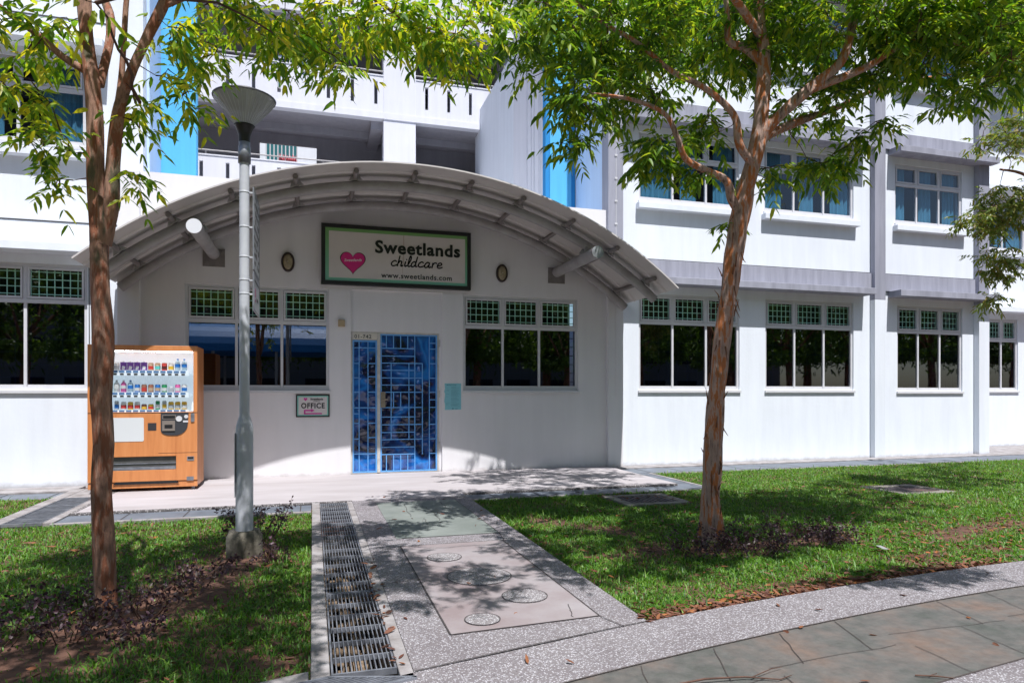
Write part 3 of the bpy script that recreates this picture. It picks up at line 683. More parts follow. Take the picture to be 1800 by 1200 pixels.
# rolled seam ribs under the sheet
for k in (4,9,14,19,24,29,34,39,44): pass
rs = obj('roof_sheet', m, [M['sheet'], M['sheet_top']], cn)
for k,(y,hh) in enumerate(((9.84,.022),(10.45,.012),(10.95,.022))):
    m = MB()
    a_ = arc(6.454,4.2); b_ = arc(6.454-hh,4.2)
    for j in range(len(a_)-1):
        p,q,u,v_ = a_[j],a_[j+1],b_[j+1],b_[j]
        vs = [(p[0],y,p[1]),(q[0],y,q[1]),(u[0],y+.02,u[1]),(v_[0],y+.02,v_[1]),(v_[0],y+.05,v_[1]),(u[0],y+.05,u[1]),(q[0],y+.09,q[1]),(p[0],y+.09,p[1])]
        m.add(vs, [(0,1,2,3),(3,2,5,4),(4,5,6,7)], True)
    obj('sheet_rib', m, M['sheet'], rs)
for y, hw0, hw1 in ((10.07,4.09,4.12), (11.17,4.05,4.02)):
    m = MB(); pts = [(x,y,z) for x,z in arc(6.30,4.1,60)]; m.tube(pts, .072, 16); obj('arch_tube', m, M['steel'], cn)
pr = [(-2.48,),(-1.82,),(-1.06,),(-.23,),(.59,),(1.43,),(2.27,),(3.08,),(3.88,),(4.63,),(5.29,)]
for (x,) in pr:
    r_ = 6.413; z = CZ+math.sqrt(r_*r_-(x-CX)**2); an = math.atan2(x-CX, z-CZ)
    m = MB(); m.tube([(x,9.72,z),(x,11.28,z)], .036, 12); p_ = obj('purlin', m, M['steel2'], cn)
    c_, s_ = math.cos(an), math.sin(an)
    for y in (10.0, 11.10):
        m = MB()
        q = [(-.10,-.05),(.10,-.05),(.04,.03),(-.04,.03)]
        vs = [(x+a*c_+b*s_, yy, z-a*s_+b*c_) for yy in (y,y+.01) for a,b in q]
        m.add(vs, [(0,1,2,3),(7,6,5,4),(0,4,5,1),(1,5,6,2),(2,6,7,3),(3,7,4,0)])
        obj('gusset', m, M['steel'], p_)
for x in (-1.485, 4.215):
    m = MB(); m.tube([(x,9.56,3.52),(x,11.36,3.52)], .092, 24); b_ = obj('bracket_tube', m, M['steel'], cn)
    m = MB(); m.tube([(x,9.553,3.52),(x,9.559,3.52)], .096, 24, smooth=False); obj('end_cap', m, pm('cap_white',(.72,.73,.76),.35) if x < CX else pm('cap_grey_reflection',(.50,.52,.55),.25,.45,8,metal=.3), b_)  # grey mottling of the right cap paints in a reflection
    m = MB(); s_ = -1 if x < CX else 1
    m.box(x-.16,x+.16,YE-.016,YE-.001,3.32,3.60)
    for dx in (-.12,0,.12):
        for z in (3.36,3.46,3.56):
            if not (dx == 0 and z > 3.4): m.tube([(x+dx,YE-.03,z),(x+dx,YE-.016,z)], .013, 6, smooth=False)
    obj('base_plate', m, M['steel2'], cn)
    m = MB(); m.prism_xz([(x-.02,3.60),(x+.02,3.60),(x+.02,3.70),(x-.02,3.70)], 10.0, 10.14); m.prism_xz([(x-.11,3.585),(x+.11,3.585),(x+.06,3.66),(x-.06,3.66)],10.05,10.06); obj('saddle', m, M['steel'], cn)

# ------------------------------------------------------------------ big sign
sg = thing('sign_board', 'large framed childcare name board with green border above the door', 'sign', (1.37, YE-.05, 3.61))
x0,x1,z0,z1 = .13,2.61,3.115,4.10; ys = YE-.09
m = MB(); e=.062; m.box(x0,x1,ys-.025,YE-.001,z0,z0+e); m.box(x0,x1,ys-.025,YE-.001,z1-e,z1); m.box(x0,x0+e,ys-.025,YE-.001,z0+e,z1-e); m.box(x1-e,x1,ys-.025,YE-.001,z0+e,z1-e)
obj('frame', m, M['black'], sg, .004)
def grad_mat():
    mm, t, p, N, L = nodes('green_teal_print'); p.inputs['Roughness'].default_value = .35
    co = N.new('ShaderNodeTexCoord').outputs['Generated']; sp = N.new('ShaderNodeSeparateXYZ'); L.new(co, sp.inputs[0])
    L.new(ramp(N, L, sp.outputs[2], [(0,(.22,.55,.42)),(1,(.20,.42,.14))]), p.inputs['Base Color']); return mm
m = MB(); m.box(x0+e,x1-e,ys,YE-.002,z0+e,z1-e); obj('border', m, grad_mat(), sg)
m = MB(); m.box(x0+.12,x1-.10,ys-.004,ys,z0+.115,z1-.115); fc = obj('panel', m, pm('sign_white',(.66,.61,.60),.35,.05,3), sg)
M['ink'] = pm('black_ink', (.008,.010,.012), .4)
m = MB(); v, f = text_mesh('Sweetlands', .30, extrude=.003, offset=.002, spacing=1.08)
wid = max(a for a,b,c in v); sx = 1.43/wid
for q_, (ex, ez) in enumerate(((0,0),(.008,0),(-.008,0),(0,.007),(0,-.007),(.006,.005),(-.006,-.005),(.006,-.005),(-.006,.005))): m.add([(.985+ex+a*sx, ys-.008-c-q_*.0002, 3.672+ez+b*.95) for a,b,c in v], f)
v, f = text_mesh('www.sweetlands.com', .122, extrude=.0015, offset=.0016, spacing=1.1); wid = max(a for a,b,c in v); sx = 1.19/wid
m.add([(1.09+a*sx, ys-.007-c, 3.262+b) for a,b,c in v], f)
# handwritten second word, pen strokes; each glyph in units of x-height, advance
S = []
def stroke(pts, ox, sc=.088, lean=.22):
    # Catmull-Rom smoothing
    q = [pts[0]]+list(pts)+[pts[-1]]; out = []
    for i in range(1, len(q)-2):
        for t_ in np.linspace(0,1,6,endpoint=False):
            o = []
            for d in (0,1):
                p0,p1,p2,p3 = q[i-1][d],q[i][d],q[i+1][d],q[i+2][d]
                o.append(.5*(2*p1+(p2-p0)*t_+(2*p0-5*p1+4*p2-p3)*t_*t_+(3*p1-p0-3*p2+p3)*t_**3))
            out.append(o)
    out.append(list(pts[-1]))
    return [(ox+(x+z*lean)*sc, 3.465+z*sc) for x,z in out]
cc = [(.9,.85),(.55,1.02),(.12,.7),(.05,.3),(.35,.02),(.8,.1),(1.15,.3)]
hh = [[(.15,1.95),(.12,1.0),(.05,0)],[(.08,.5),(.4,.95),(.72,.85),(.7,.3),(.8,.02),(1.1,.2)]]
ii = [[(.15,.9),(.12,.3),(.25,0),(.5,.15)],[(.22,1.3),(.27,1.34)]]
ll = [[(.05,.2),(.45,1.2),(.42,1.9),(.2,1.9),(.12,1.0),(.15,.25),(.35,0),(.6,.15)]]
dd = [[(.85,.8),(.5,.98),(.12,.6),(.15,.1),(.5,.02),(.85,.5),(.95,1.95)],[(.92,1.7),(.88,.6),(.98,.08),(1.25,.12)]]
aa = [[(.85,.85),(.5,1.0),(.1,.6),(.12,.12),(.45,.0),(.82,.5),(.88,.9),(.88,.2),(1.05,0),(1.3,.2)]]
rr_ = [[(.1,.9),(.15,.4),(.12,0)],[(.15,.5),(.4,.92),(.75,.95),(.85,.85)]]
ee = [[(.05,.4),(.55,.5),(.82,.75),(.6,1.0),(.25,.9),(.05,.45),(.2,.08),(.6,0),(1.05,.2)]]
x = 1.245
for gl_, adv in (([cc],1.08),(hh,1.22),(ii,.55),(ll,.62),(dd,1.32),([cc],1.12),(aa,1.32),(rr_,.98),(ee,1.1)):
    for st_ in gl_: m.flatstroke(stroke(st_, x), ys-.0085, ys-.004, .021)
    x += adv*.094
obj('lettering', m, M['ink'], fc)
m = MB()     # pink heart of the emblem
def heart(cx, cz, s_): return [(cx+s_*.0625*16*math.sin(t)**3, cz+s_*.0625*(13*math.cos(t)-5*math.cos(2*t)-2*math.cos(3*t)-math.cos(4*t))) for t in np.linspace(0,-2*math.pi,48,endpoint=False)]
m.cur = 1; m.prism_xz(heart(.63,3.50,.205)[::-1], ys-.007, ys-.004); m.cur = 0; m.prism_xz(heart(.63,3.50,.193)[::-1], ys-.010, ys-.007)
m.cur = 2; v, f = text_mesh('Sweetlands', .062, extrude=.001, offset=.0008, shear=.2); wid = max(a for a,b,c in v); m.add([(.49+a*.28/wid, ys-.0115-c, 3.495+b+a*.06) for a,b,c in v], f)
obj('heart_emblem', m, [pm('magenta_print',(.62,.015,.20),.4), M['ink'], pm('print_white',(.75,.72,.72),.5)], fc)
m = MB(); m.box(1.457,1.463,ys-.0062,ys-.0041,3.50,3.985); m.box(1.44,1.443,ys-.0062,ys-.0041,3.34,3.62); obj('rust_streak', m, pm('rust_brown',(.30,.16,.09),.8), fc)

# office sign
sg = thing('office_sign', 'small framed OFFICE sign with pink arrow under the left window', 'sign', (0, YE-.01, 1.13))
x0,x1,z0,z1 = -.262,.262,.955,1.32
m = MB(); e=.02; y=YE-.028; m.box(x0,x1,y,YE-.001,z0,z0+e); m.box(x0,x1,y,YE-.001,z1-e,z1); m.box(x0,x0+e,y,YE-.001,z0+e,z1-e); m.box(x1-e,x1,y,YE-.001,z0+e,z1-e); obj('frame', m, M['black'], sg)
m = MB(); m.box(x0+e,x1-e,YE-.02,YE-.0015,z0+e,z1-e); obj('border', m, pm('mint_print',(.25,.58,.50),.4), sg)
m = MB(); m.box(x0+.04,x1-.04,YE-.022,YE-.02,z0+.04,z1-.04); fc = obj('panel', m, pm('office_white',(.62,.58,.58),.4), sg)
m = MB(); v,f = text_mesh('OFFICE', .118, extrude=.001, offset=.0035, spacing=1.12); wid = max(a for a,b,c in v); m.add([(-.185+a*.37/wid, YE-.0235-c, 1.10+b) for a,b,c in v], f)
v,f = text_mesh('Sweetlands', .043, extrude=.001, offset=.0015); wid = max(a for a,b,c in v); m.add([(-.04+a*.2/wid, YE-.0235-c, 1.232+b) for a,b,c in v], f)
v,f = text_mesh('childcare', .026, extrude=.001, shear=.3); wid = max(a for a,b,c in v); m.add([(0+a*.11/wid, YE-.0235-c, 1.205+b) for a,b,c in v], f)
obj('lettering', m, M['ink'], fc)
m = MB(); m.box(-.14,-.115,YE-.024,YE-.022,1.005,1.075); m.box(-.115,-.03,YE-.024,YE-.022,1.05,1.075); m.prism_xz([(-.03,1.035),(.03,1.0625),(-.03,1.09)], YE-.024, YE-.022); m.box(-.14,.14,YE-.024,YE-.022,1.0,1.022)
m.prism_xz(heart(-.115,1.245,.03)[::-1], YE-.024, YE-.022)
obj('arrow', m, pm('magenta_print_small',(.55,.04,.30),.5), fc)

# pale blue notice right of the door
def paper_mat():
    mm, t, p, N, L = nodes('cyan_paper'); p.inputs['Roughness'].default_value = .7; p.inputs['Base Color'].default_value = (.22,.52,.60,1); return mm
sg = thing('notice', 'faded pale blue paper notice taped to the wall right of the door', 'notice', (2.31, YE, 1.28))
m = MB(); m.prism_xz([(2.175,1.055),(2.46,1.06),(2.46,1.51),(2.17,1.51),(2.178,1.42),(2.163,1.37),(2.18,1.33),(2.165,1.2),(2.18,1.14)], YE-.004, YE-.001); pp = obj('paper', m, paper_mat(), sg)
m = MB(); rr = random.Random(4)
m.text('NOTICE TO ALL', 2.205, YE-.0045, 1.475, .024, extrude=.0003, offset=.0006)
z = 1.455
while z > 1.1:
    if rr.random() > .12: m.box(2.285,2.285+rr.uniform(.08,.15),YE-.0048,YE-.004,z-.002,z)
    if rr.random() > .55: m.box(2.2,2.2+rr.uniform(.02,.06),YE-.0048,YE-.004,z-.002,z)
    z -= .0115
m.box(2.3,2.33,YE-.0048,YE-.004,1.07,1.085); m.box(2.35,2.40,YE-.0048,YE-.004,1.072,1.08)
obj('print', m, pm('paper_ink',(.05,.16,.22),.8), pp)
# junction box
sg = thing('junction_box', 'small square beige junction box between left window and door', 'junction box', (.45, YE, 2.49))
m = MB(); m.box(.395,.505,YE-.045,YE-.001,2.435,2.55); obj('box', m, pm('beige_plastic',(.42,.32,.20),.5), sg, .008)
m = MB()
for a,b in ((.408,2.448),(.492,2.448),(.408,2.537),(.492,2.537)): m.tube([(a,YE-.048,b),(a,YE-.044,b)], .005, 6)
obj('screws', m, M['black'], sg)
# bulkhead lamps
def wall_lamp(x, label):
    t = thing('wall_lamp', label, 'wall lamp', (x, YE, 3.45), 'oval bulkhead lamps on the entrance wall')
    m = MB(); n=28
    def ring(rx,rz,y): return [(x+rx*math.cos(a), y, 3.45+rz*math.sin(a)) for a in np.linspace(0,2*math.pi,n,endpoint=False)]
    rings = [ring(.105,.158,YE-.001), ring(.105,.158,YE-.04), ring(.095,.148,YE-.052), ring(.078,.13,YE-.05), ring(.074,.126,YE-.03)]
    m.add([p for r_ in rings for p in r_], [(i*n+k, i*n+(k+1)%n, (i+1)*n+(k+1)%n, (i+1)*n+k) for i in range(4) for k in range(n)], True)
    obj('rim', m, pm('dark_brown_rim',(.03,.018,.015),.45), t)
    m = MB(); rings = [ring(.075*math.cos(q),.127*math.cos(q),YE-.035-.045*math.sin(q)) for q in (0,.3,.6,.9,1.2,1.5)]
    m.add([p for r_ in rings for p in r_], [(i*n+k, i*n+(k+1)%n, (i+1)*n+(k+1)%n, (i+1)*n+k) for i in range(5) for k in range(n)], True)
    obj('diffuser', m, pm('yellowed_glass',(.40,.33,.21),.25,.4,12,.5,60), t)
wall_lamp(-.385, 'oval wall lamp left of the name board'); wall_lamp(3.19, 'oval wall lamp right of the name board')

# ------------------------------------------------------------------ vending machine
def wood_mat():
    mm, t, p, N, L = nodes('orange_wood_laminate'); p.inputs['Roughness'].default_value = .38
    co = N.new('ShaderNodeTexCoord').outputs['Object']; mp = N.new('ShaderNodeMapping'); mp.inputs['Scale'].default_value = (6,6,.5); L.new(co, mp.inputs[0])
    x = ramp(N, L, noise_n(N, L, 3, 6, mp.outputs[0]), [(.3,(.50,.185,.065)),(.5,(.58,.225,.08)),(.7,(.62,.26,.10))])
    L.new(x, p.inputs['Base Color']); return mm
M['wood'] = wood_mat()
VX0,VX1,VY,VYB = -2.90,-1.55,10.25,10.83
vm = thing('vending_machine', 'orange wood-look drinks vending machine standing against the left wall', 'vending machine', (-2.22, 10.5, 0))
dx0,dx1,dz0,dz1 = -2.83,-1.60,1.085,1.925    # display window
def rrect(x0,x1,z0,z1,r,n=6):
    out=[]
    for cx,cz,a in ((x1-r,z1-r,0),(x0+r,z1-r,90),(x0+r,z0+r,180),(x1-r,z0+r,270)):
        for k in range(n+1): t=R(a+90*k/n); out.append((cx+r*math.cos(t), cz+r*math.sin(t)))
    return out
m = MB()
m.box(VX0,VX1,VY+.35,VYB,.06,2.0); m.box(VX0,VX0+.025,VY+.05,VY+.35,.06,2.0); m.box(VX1-.025,VX1,VY+.05,VY+.35,.06,2.0)
m.box(VX0+.025,VX1-.025,VY+.05,VY+.35,1.965,2.0); m.box(VX0+.025,VX1-.025,VY+.05,VY+.35,.06,1.05)
obj('cabinet', m, M['wood'], vm, .008)
m = MB()    # door frame round the display, lower panel with the pick-up slot
m.box(VX0,dx0,VY,VY+.049,1.075,2.0); m.box(dx1,VX1,VY,VY+.049,1.075,2.0); m.box(dx0,dx1,VY,VY+.049,dz1,2.0); m.box(dx0,dx1,VY,VY+.049,1.075,dz0-.0)
wall_holes(m, VX0, VX1, .135, 1.068, VY, VY+.049, [(-2.66,-1.82,.29,.475)])
m.box(VX0,VX1,VY+.012,VY+.049,.045,.128)
obj('front_door', m, M['wood'], vm, .004)
m = MB(); m.prism_xz([(-2.60,.10),(-1.78,.10),(-1.82,.137),(-2.56,.137)], VY-.003, VY+.003); obj('vent', m, M['black'], vm)
ds = MB(); ds.box(dx0,dx1,VY+.33,VY+.345,dz0,dz1); ds.box(dx1-.002,dx1+.02,VY+.05,VY+.33,dz0,dz1); ds.box(dx0-.02,dx0+.002,VY+.05,VY+.33,dz0,dz1)
M['disp'] = pm('display_white',(.70,.75,.78),.5); q_ = M['disp'].node_tree.nodes['Principled BSDF']; q_.inputs['Emission Color'].default_value = (.80,.92,1,1); q_.inputs['Emission Strength'].default_value = .22   # backlit display
dp = obj('display_case', ds, M['disp'], vm)
for zz in (1.635,1.335,1.095):
    s_ = MB(); s_.box(dx0+.003,-1.665,VY+.05,VY+.33,zz-.028,zz+.0); s_.box(dx0+.003,-1.665,VY+.035,VY+.05,zz-.05,zz+.022); shf = obj('shelf', s_, M['disp'], dp)
    bt = MB(); bl = MB()
    for k in range(14):
        x = -1.735-.0845*k
        if x < dx0+.03: break
        bt.box(x-.022,x+.022,VY+.027,VY+.0345,zz-.043,zz-.022); bl.box(x-.034,x+.03,VY+.032,VY+.0345,zz-.012,zz+.018)
    obj('buttons', bt, M['black'], shf); obj('price_tags', bl, pm('tag_blue',(.10,.22,.42),.5), shf)
lt = MB(); lt.box(dx0+.02,dx1-.02,VY+.052,VY+.07,dz1-.012,dz1-.002); obj('lamp_strip', lt, [x_ for x_ in [pm('cool_lamp',(.9,.95,1))] if not (x_.node_tree.nodes['Principled BSDF'].inputs['Emission Color'].__setattr__('default_value',(.9,.96,1,1)) or x_.node_tree.nodes['Principled BSDF'].inputs['Emission Strength'].__setattr__('default_value',14.))], dp)
gp = MB(); gp.box(dx0+.002,dx1-.002,VY+.012,VY+.016,dz0+.002,dz1-.002); obj('display_glass', gp, glass('display_pane',(.95,.96,.97),.0), vm)
m = MB(); m.prism_xz([(x_,z_) for x_,z_ in rrect(dx0-.014,dx1+.004,dz0-.008,dz1+.006,.03)], VY+.004, VY+.01) if False else None
m = MB(); m.prism_xz(rrect(-2.80,-2.22,.685,1.01,.02), VY-.004, VY+.001); obj('blank_panel', m, pm('panel_white',(.62,.64,.66),.4), vm)
m = MB(); m.box(-2.17,-2.065,VY-.003,VY+.001,.832,.935); obj('dark_plate', m, M['dark_metal'], vm)
pts = [(-2.01,1.068),(-2.01,.86)]+[(-1.835+.175*math.cos(t)*1.0, .86+.105*math.sin(t)*1.0) for t in np.linspace(math.pi,2*math.pi,14)][1:-1]+[(-1.66,.86),(-1.66,1.068)]
pts = [(-2.01,1.068),(-2.01,.83)]+[(-1.885+.125*math.cos(t), .83+.07*math.sin(t)) for t in np.linspace(math.pi,1.5*math.pi,6)][1:]+[(-1.83+.16*math.cos(t), .92+.16*math.sin(t)) for t in np.linspace(1.55*math.pi,2*math.pi,8)]+[(-1.66,1.068)]
m = MB(); m.prism_xz(pts, VY-.008, VY+.001); cp = obj('coin_panel', m, pm('charcoal_plastic',(.045,.047,.055),.4), vm)
m = MB(); m.box(-1.99,-1.82,VY-.012,VY-.008,.985,1.045); m.box(-1.99,-1.83,VY-.02,VY-.008,.825,.965); obj('bill_slot', m, pm('bronze_plastic',(.20,.17,.15),.45), cp)
m = MB(); m.box(-1.96,-1.86,VY-.022,VY-.02,.86,.91); m.box(-1.98,-1.83,VY-.0135,VY-.012,.995,1.035); obj('bill_mouth', m, M['black'], cp)
m = MB(); m.tube([(-1.78,VY-.016,.99),(-1.78,VY-.008,.99)], .04, 16); m.tube([(-1.69,VY-.012,1.02),(-1.69,VY-.008,1.02)], .026, 14); m.box(-1.73,-1.665,VY-.0105,VY-.008,.94,.965); obj('knob', m, M['alu'], cp)
m = MB(); m.prism_xz(rrect(-1.632,-1.585,.945,1.065,.015), VY-.012, VY+.001); m.tube([(-1.608,VY-.016,1.03),(-1.608,VY-.01,1.03)], .012, 10); obj('key_lock', m, M['galv'], vm)
m = MB(); m.box(-1.68,-1.59,VY-.005,VY+.001,.405,.465); obj('coin_return', m, M['galv'], vm)
m = MB(); m.box(-1.672,-1.598,VY-.006,VY-.004,.43,.458); obj('coin_return_mouth', m, M['black'], vm)
m = MB(); m.box(-1.685,-1.595,VY-.004,VY+.001,.13,.185); obj('rating_plate', m, M['galv'], vm)
m = MB(); m.box(-2.655,-1.825,VY+.03,VY+.04,.34,.47); obj('flap', m, pm('smoky_flap',(.10,.10,.10),.18,.3,5), vm)
m = MB(); m.box(-2.655,-1.825,VY+.005,VY+.045,.295,.335); m.box(-2.655,-1.825,VY+.02,VY+.032,.375,.385); obj('flap_rail', m, M['galv'], vm)
m = MB(); m.box(-2.04,VX1+.002,VY-.0015,VY+.001,.517,.521); m.box(VX0,VX1,VY-.001,VY+.03,1.0685,1.0745); obj('seam', m, M['black'], vm)
for x in (VX0+.06, VX1-.07):
    for y in (VY+.1, VYB-.08):
        m = MB(); m.tube([(x,y,0.001),(x,y,.06)], .025, 10); obj('foot', m, M['galv'], vm)

CAN = {}
def colm(c):
    k = tuple(c)
    if k not in CAN: CAN[k] = pm('print_%d' % len(CAN), c, .35)
    return CAN[k]
def drink(kind, x, y, z, c1, c2, label, tilt=0.):
    rad = .035 if kind in ('can','short') else (.028 if kind == 'slim' else .036)
    hgt = dict(can=.128, short=.095, slim=.14, bottle=.185, pack=.135)[kind]
    t = thing('drink_bottle' if kind == 'bottle' else ('drink_carton' if kind == 'pack' else 'drink_can'), label, {'bottle':'drink bottle','pack':'drink carton'}.get(kind,'drink can'), (x,y,z), 'sample drinks on the vending machine shelves')
    m = MB()
    if kind == 'bottle':
        m.lathe(x, y, [(0,z+.001),(rad,z+.001),(rad,z+.125),(rad*.8,z+.145),(.012,z+.165),(.012,z+.172),(0,z+.172)], 14); obj('body', m, colm(c1), t)
        m = MB(); m.lathe(x, y, [(.014,z+.172),(.014,z+.188),(0,z+.188)], 10); obj('cap', m, colm(c2), t)
        m = MB(); m.lathe(x, y, [(rad+.0008,z+.07),(rad+.0008,z+.115)], 14); obj('sleeve', m, colm(c2), t)
    elif kind == 'pack':
        m.box(x-.038,x+.038,y-.02,y+.02,z+.001,z+hgt); obj('body', m, colm(c1), t, .004)
        m = MB(); m.lathe(x, y-.0, [(.012,z+hgt),(.012,z+hgt+.012),(0,z+hgt+.012)], 8)
        m.prism_xz([(x-.02,z+.03),(x+.018,z+.035),(x+.024,z+.075),(x-.012,z+.082)], y-.0215, y-.0201); obj('print', m, colm(c2), t)
    else:
        m.lathe(x, y, [(0,z+.001),(rad*.85,z+.001),(rad,z+.008),(rad,z+hgt-.012),(rad*.8,z+hgt),(0,z+hgt)], 14); obj('body', m, colm(c1), t)
        m = MB(); m.lathe(x, y, [(rad+.0008,z+hgt*.3),(rad+.0008,z+hgt*.66)], 14); obj('sleeve', m, colm(c2), t)
        m = MB(); m.lathe(x, y, [(rad*.82,z+hgt+.0005),(rad*.8,z+hgt+.003),(0,z+hgt+.002)], 12); obj('lid', m, M['alu'], t)
    if tilt: t.rotation_euler.y = tilt
W_=(.62,.62,.6); PU=(.16,.06,.28); BL=(.02,.16,.5); RD=(.55,.05,.04); GR=(.02,.25,.09); YE_=(.7,.42,.04); BR=(.32,.12,.07); CLR=(.45,.58,.66); PK=(.7,.12,.35); TL=(.1,.5,.45); SV=(.4,.42,.44); BE=(.5,.36,.24)
rows = [
 (1.636,'top',[('bottle',CLR,BL,'clear water bottle with blue cap'),('bottle',CLR,BL,'clear water bottle with blue cap'),('can',W_,YE_,'white can with yellow band'),('can',RD,(.1,.02,.02),'red can with dark band'),('can',BE,TL,'beige can with teal band'),('can',BE,RD,'beige can with red band'),('pack',PU,W_,'purple carton'),('pack',PU,W_,'purple carton'),('pack',PU,W_,'purple carton'),('pack',PU,W_,'purple carton'),('can',W_,SV,'white can with grey band'),('can',RD,W_,'red can with white band'),('can',W_,GR,'white can with green band')]),
 (1.336,'middle',[('can',W_,BL,'white can with blue band'),('can',PK,W_,'pink can'),('short',SV,SV,'short silver can'),('can',GR,W_,'green can with white band'),('can',BL,BE,'blue can with beige band'),('can',BR,BE,'coppery brown can'),('can',BR,RD,'reddish brown can'),('can',BL,W_,'blue can with white band'),('bottle',CLR,BL,'clear bottle with blue sleeve'),('bottle',PK,W_,'pink bottle with white sleeve'),('bottle',W_,W_,'all-white bottle'),('bottle',TL,GR,'teal bottle with green cap'),('can',SV,BL,'silver can with blue band')]),
 (1.096,'bottom',[('can',YE_,W_,'gold can with white band'),('can',YE_,SV,'gold can with silver band'),('can',YE_,SV,'gold can with silver band'),('slim',SV,YE_,'slim silver can with gold band'),('slim',GR,W_,'slim green can'),('short',YE_,RD,'short yellow can'),('short',BR,YE_,'short copper can'),('can',W_,RD,'white can with red band'),('can',YE_,RD,'yellow can with red band'),('can',W_,RD,'white can with red band'),('slim',SV,BL,'slim silver can with blue band'),('slim',SV,W_,'slim silver can with white band'),('slim',BL,W_,'slim blue can')])]
ordn = ['rightmost','second from the right','third from the right','fourth from the right','fifth from the right','sixth from the right','seventh from the right','eighth from the right','ninth from the right','tenth from the right','eleventh from the right','twelfth from the right','leftmost']
for z, nm, L_ in rows:
    for k, (kind, a, b, lb) in enumerate(L_): drink(kind, -1.735-.0845*k, VY+.12, z, a, b, '%s on the %s shelf, %s' % (lb, nm, ordn[k]))

# cable down the wall
m = MB(); m.tube([(-3.215,YW-.01,3.3),(-3.21,YW-.012,2.0),(-3.2,YW-.012,1.32),(-3.18,YW-.03,.9),(-3.12,YW-.08,.45),(-3.03,11.2,.2),(-2.95,10.9,.1),(-2.91,10.75,.1)], .006, 6)
tag(obj('power_cable', m, M['black']), 'thin dark cable hanging down the left wall to the vending machine', 'cable')

# ------------------------------------------------------------------ lamp post
lx, ly = -.57, 6.25
lp = thing('lamp_post', 'grey lamp post with flared glass lantern standing in the left lawn', 'lamp post', (lx,ly,-.05))
m = MB(); m.lathe(lx,ly,[(.15,-.1),(.15,.10),(.125,.16),(.0,.16)],24); obj('footing', m, pm('mossy_concrete',(.16,.14,.11),.95,.5,9,.8,25,col2=(.07,.065,.05)), lp)
m = MB(); m.lathe(lx,ly,[(.072,.16),(.073,1.02),(.071,1.06),(.044,1.15),(.042,1.17),(.041,3.38)],24); po = obj('pole', m, M['pole'], lp)
m = MB(); m.box(lx-.078,lx-.07,ly-.045,ly+.02,.45,1.0); obj('access_door', m, M['pole'], po, .003)
m = MB(); m.lathe(lx,ly,[(.041,3.340),(.052,3.340),(.052,3.480),(.047,3.485),(.047,3.520),(0,3.520)],20); obj('collar', m, M['galv'], lp)
m = MB(); m.lathe(lx,ly,[(.047,3.520),(.05,3.580),(.075,3.655),(.088,3.665),(.0,3.665)],20); obj('socket', m, M['black'], lp)
m = MB(); m.lathe(lx,ly,[(.072,3.666),(.15,3.760),(.222,3.845),(.251,3.885),(.255,3.895),(.246,3.905)],36)
def lantern_mat():
    mm, t, p, N, L = nodes('ribbed_lantern_glass'); N.remove(p)
    tr = N.new('ShaderNodeBsdfTransparent'); tr.inputs[0].default_value = (.80,.83,.86,1)
    d = N.new('ShaderNodeBsdfPrincipled'); d.inputs['Base Color'].default_value = (.72,.74,.78,1); d.inputs['Roughness'].default_value = .15
    ms = N.new('ShaderNodeMixShader'); ms.inputs[0].default_value = .5; L.new(tr.outputs[0], ms.inputs[1]); L.new(d.outputs[0], ms.inputs[2])
    L.new(ms.outputs[0], N['Material Output'].inputs[0]); return mm
la = obj('lantern', m, lantern_mat(), lp)
m = MB()
for k in range(36):
    t = 2*math.pi*k/36; c_, s_ = math.cos(t), math.sin(t)
    m.tube([(lx+r_*c_,ly+r_*s_,z) for r_,z in ((.074,3.668),(.15,3.758),(.220,3.842),(.249,3.883))], .0015, 4, cap=False)
obj('ribs', m, pm('rib_grey',(.5,.52,.55),.3), la)
m = MB(); m.lathe(lx,ly,[(.257,3.888),(.262,3.900),(.20,3.930),(.0,3.945)],36); obj('lantern_lid', m, M['dark_metal'], la)
m = MB(); m.lathe(lx,ly,[(.0,3.670),(.028,3.680),(.03,3.780),(.0,3.800)],14); obj('bulb', m, pm('bulb_white',(.6,.6,.58),.3), la)
for z in (2.2,2.32,2.52,2.78,3.08):
    m = MB(); m.lathe(lx,ly,[(.0415,z),(.0435,z+.002),(.0435,z+.014),(.0415,z+.016)],16); m.box(lx+.04,lx+.07,ly-.01,ly+.01,z,z+.014); obj('band', m, M['pole'], lp)
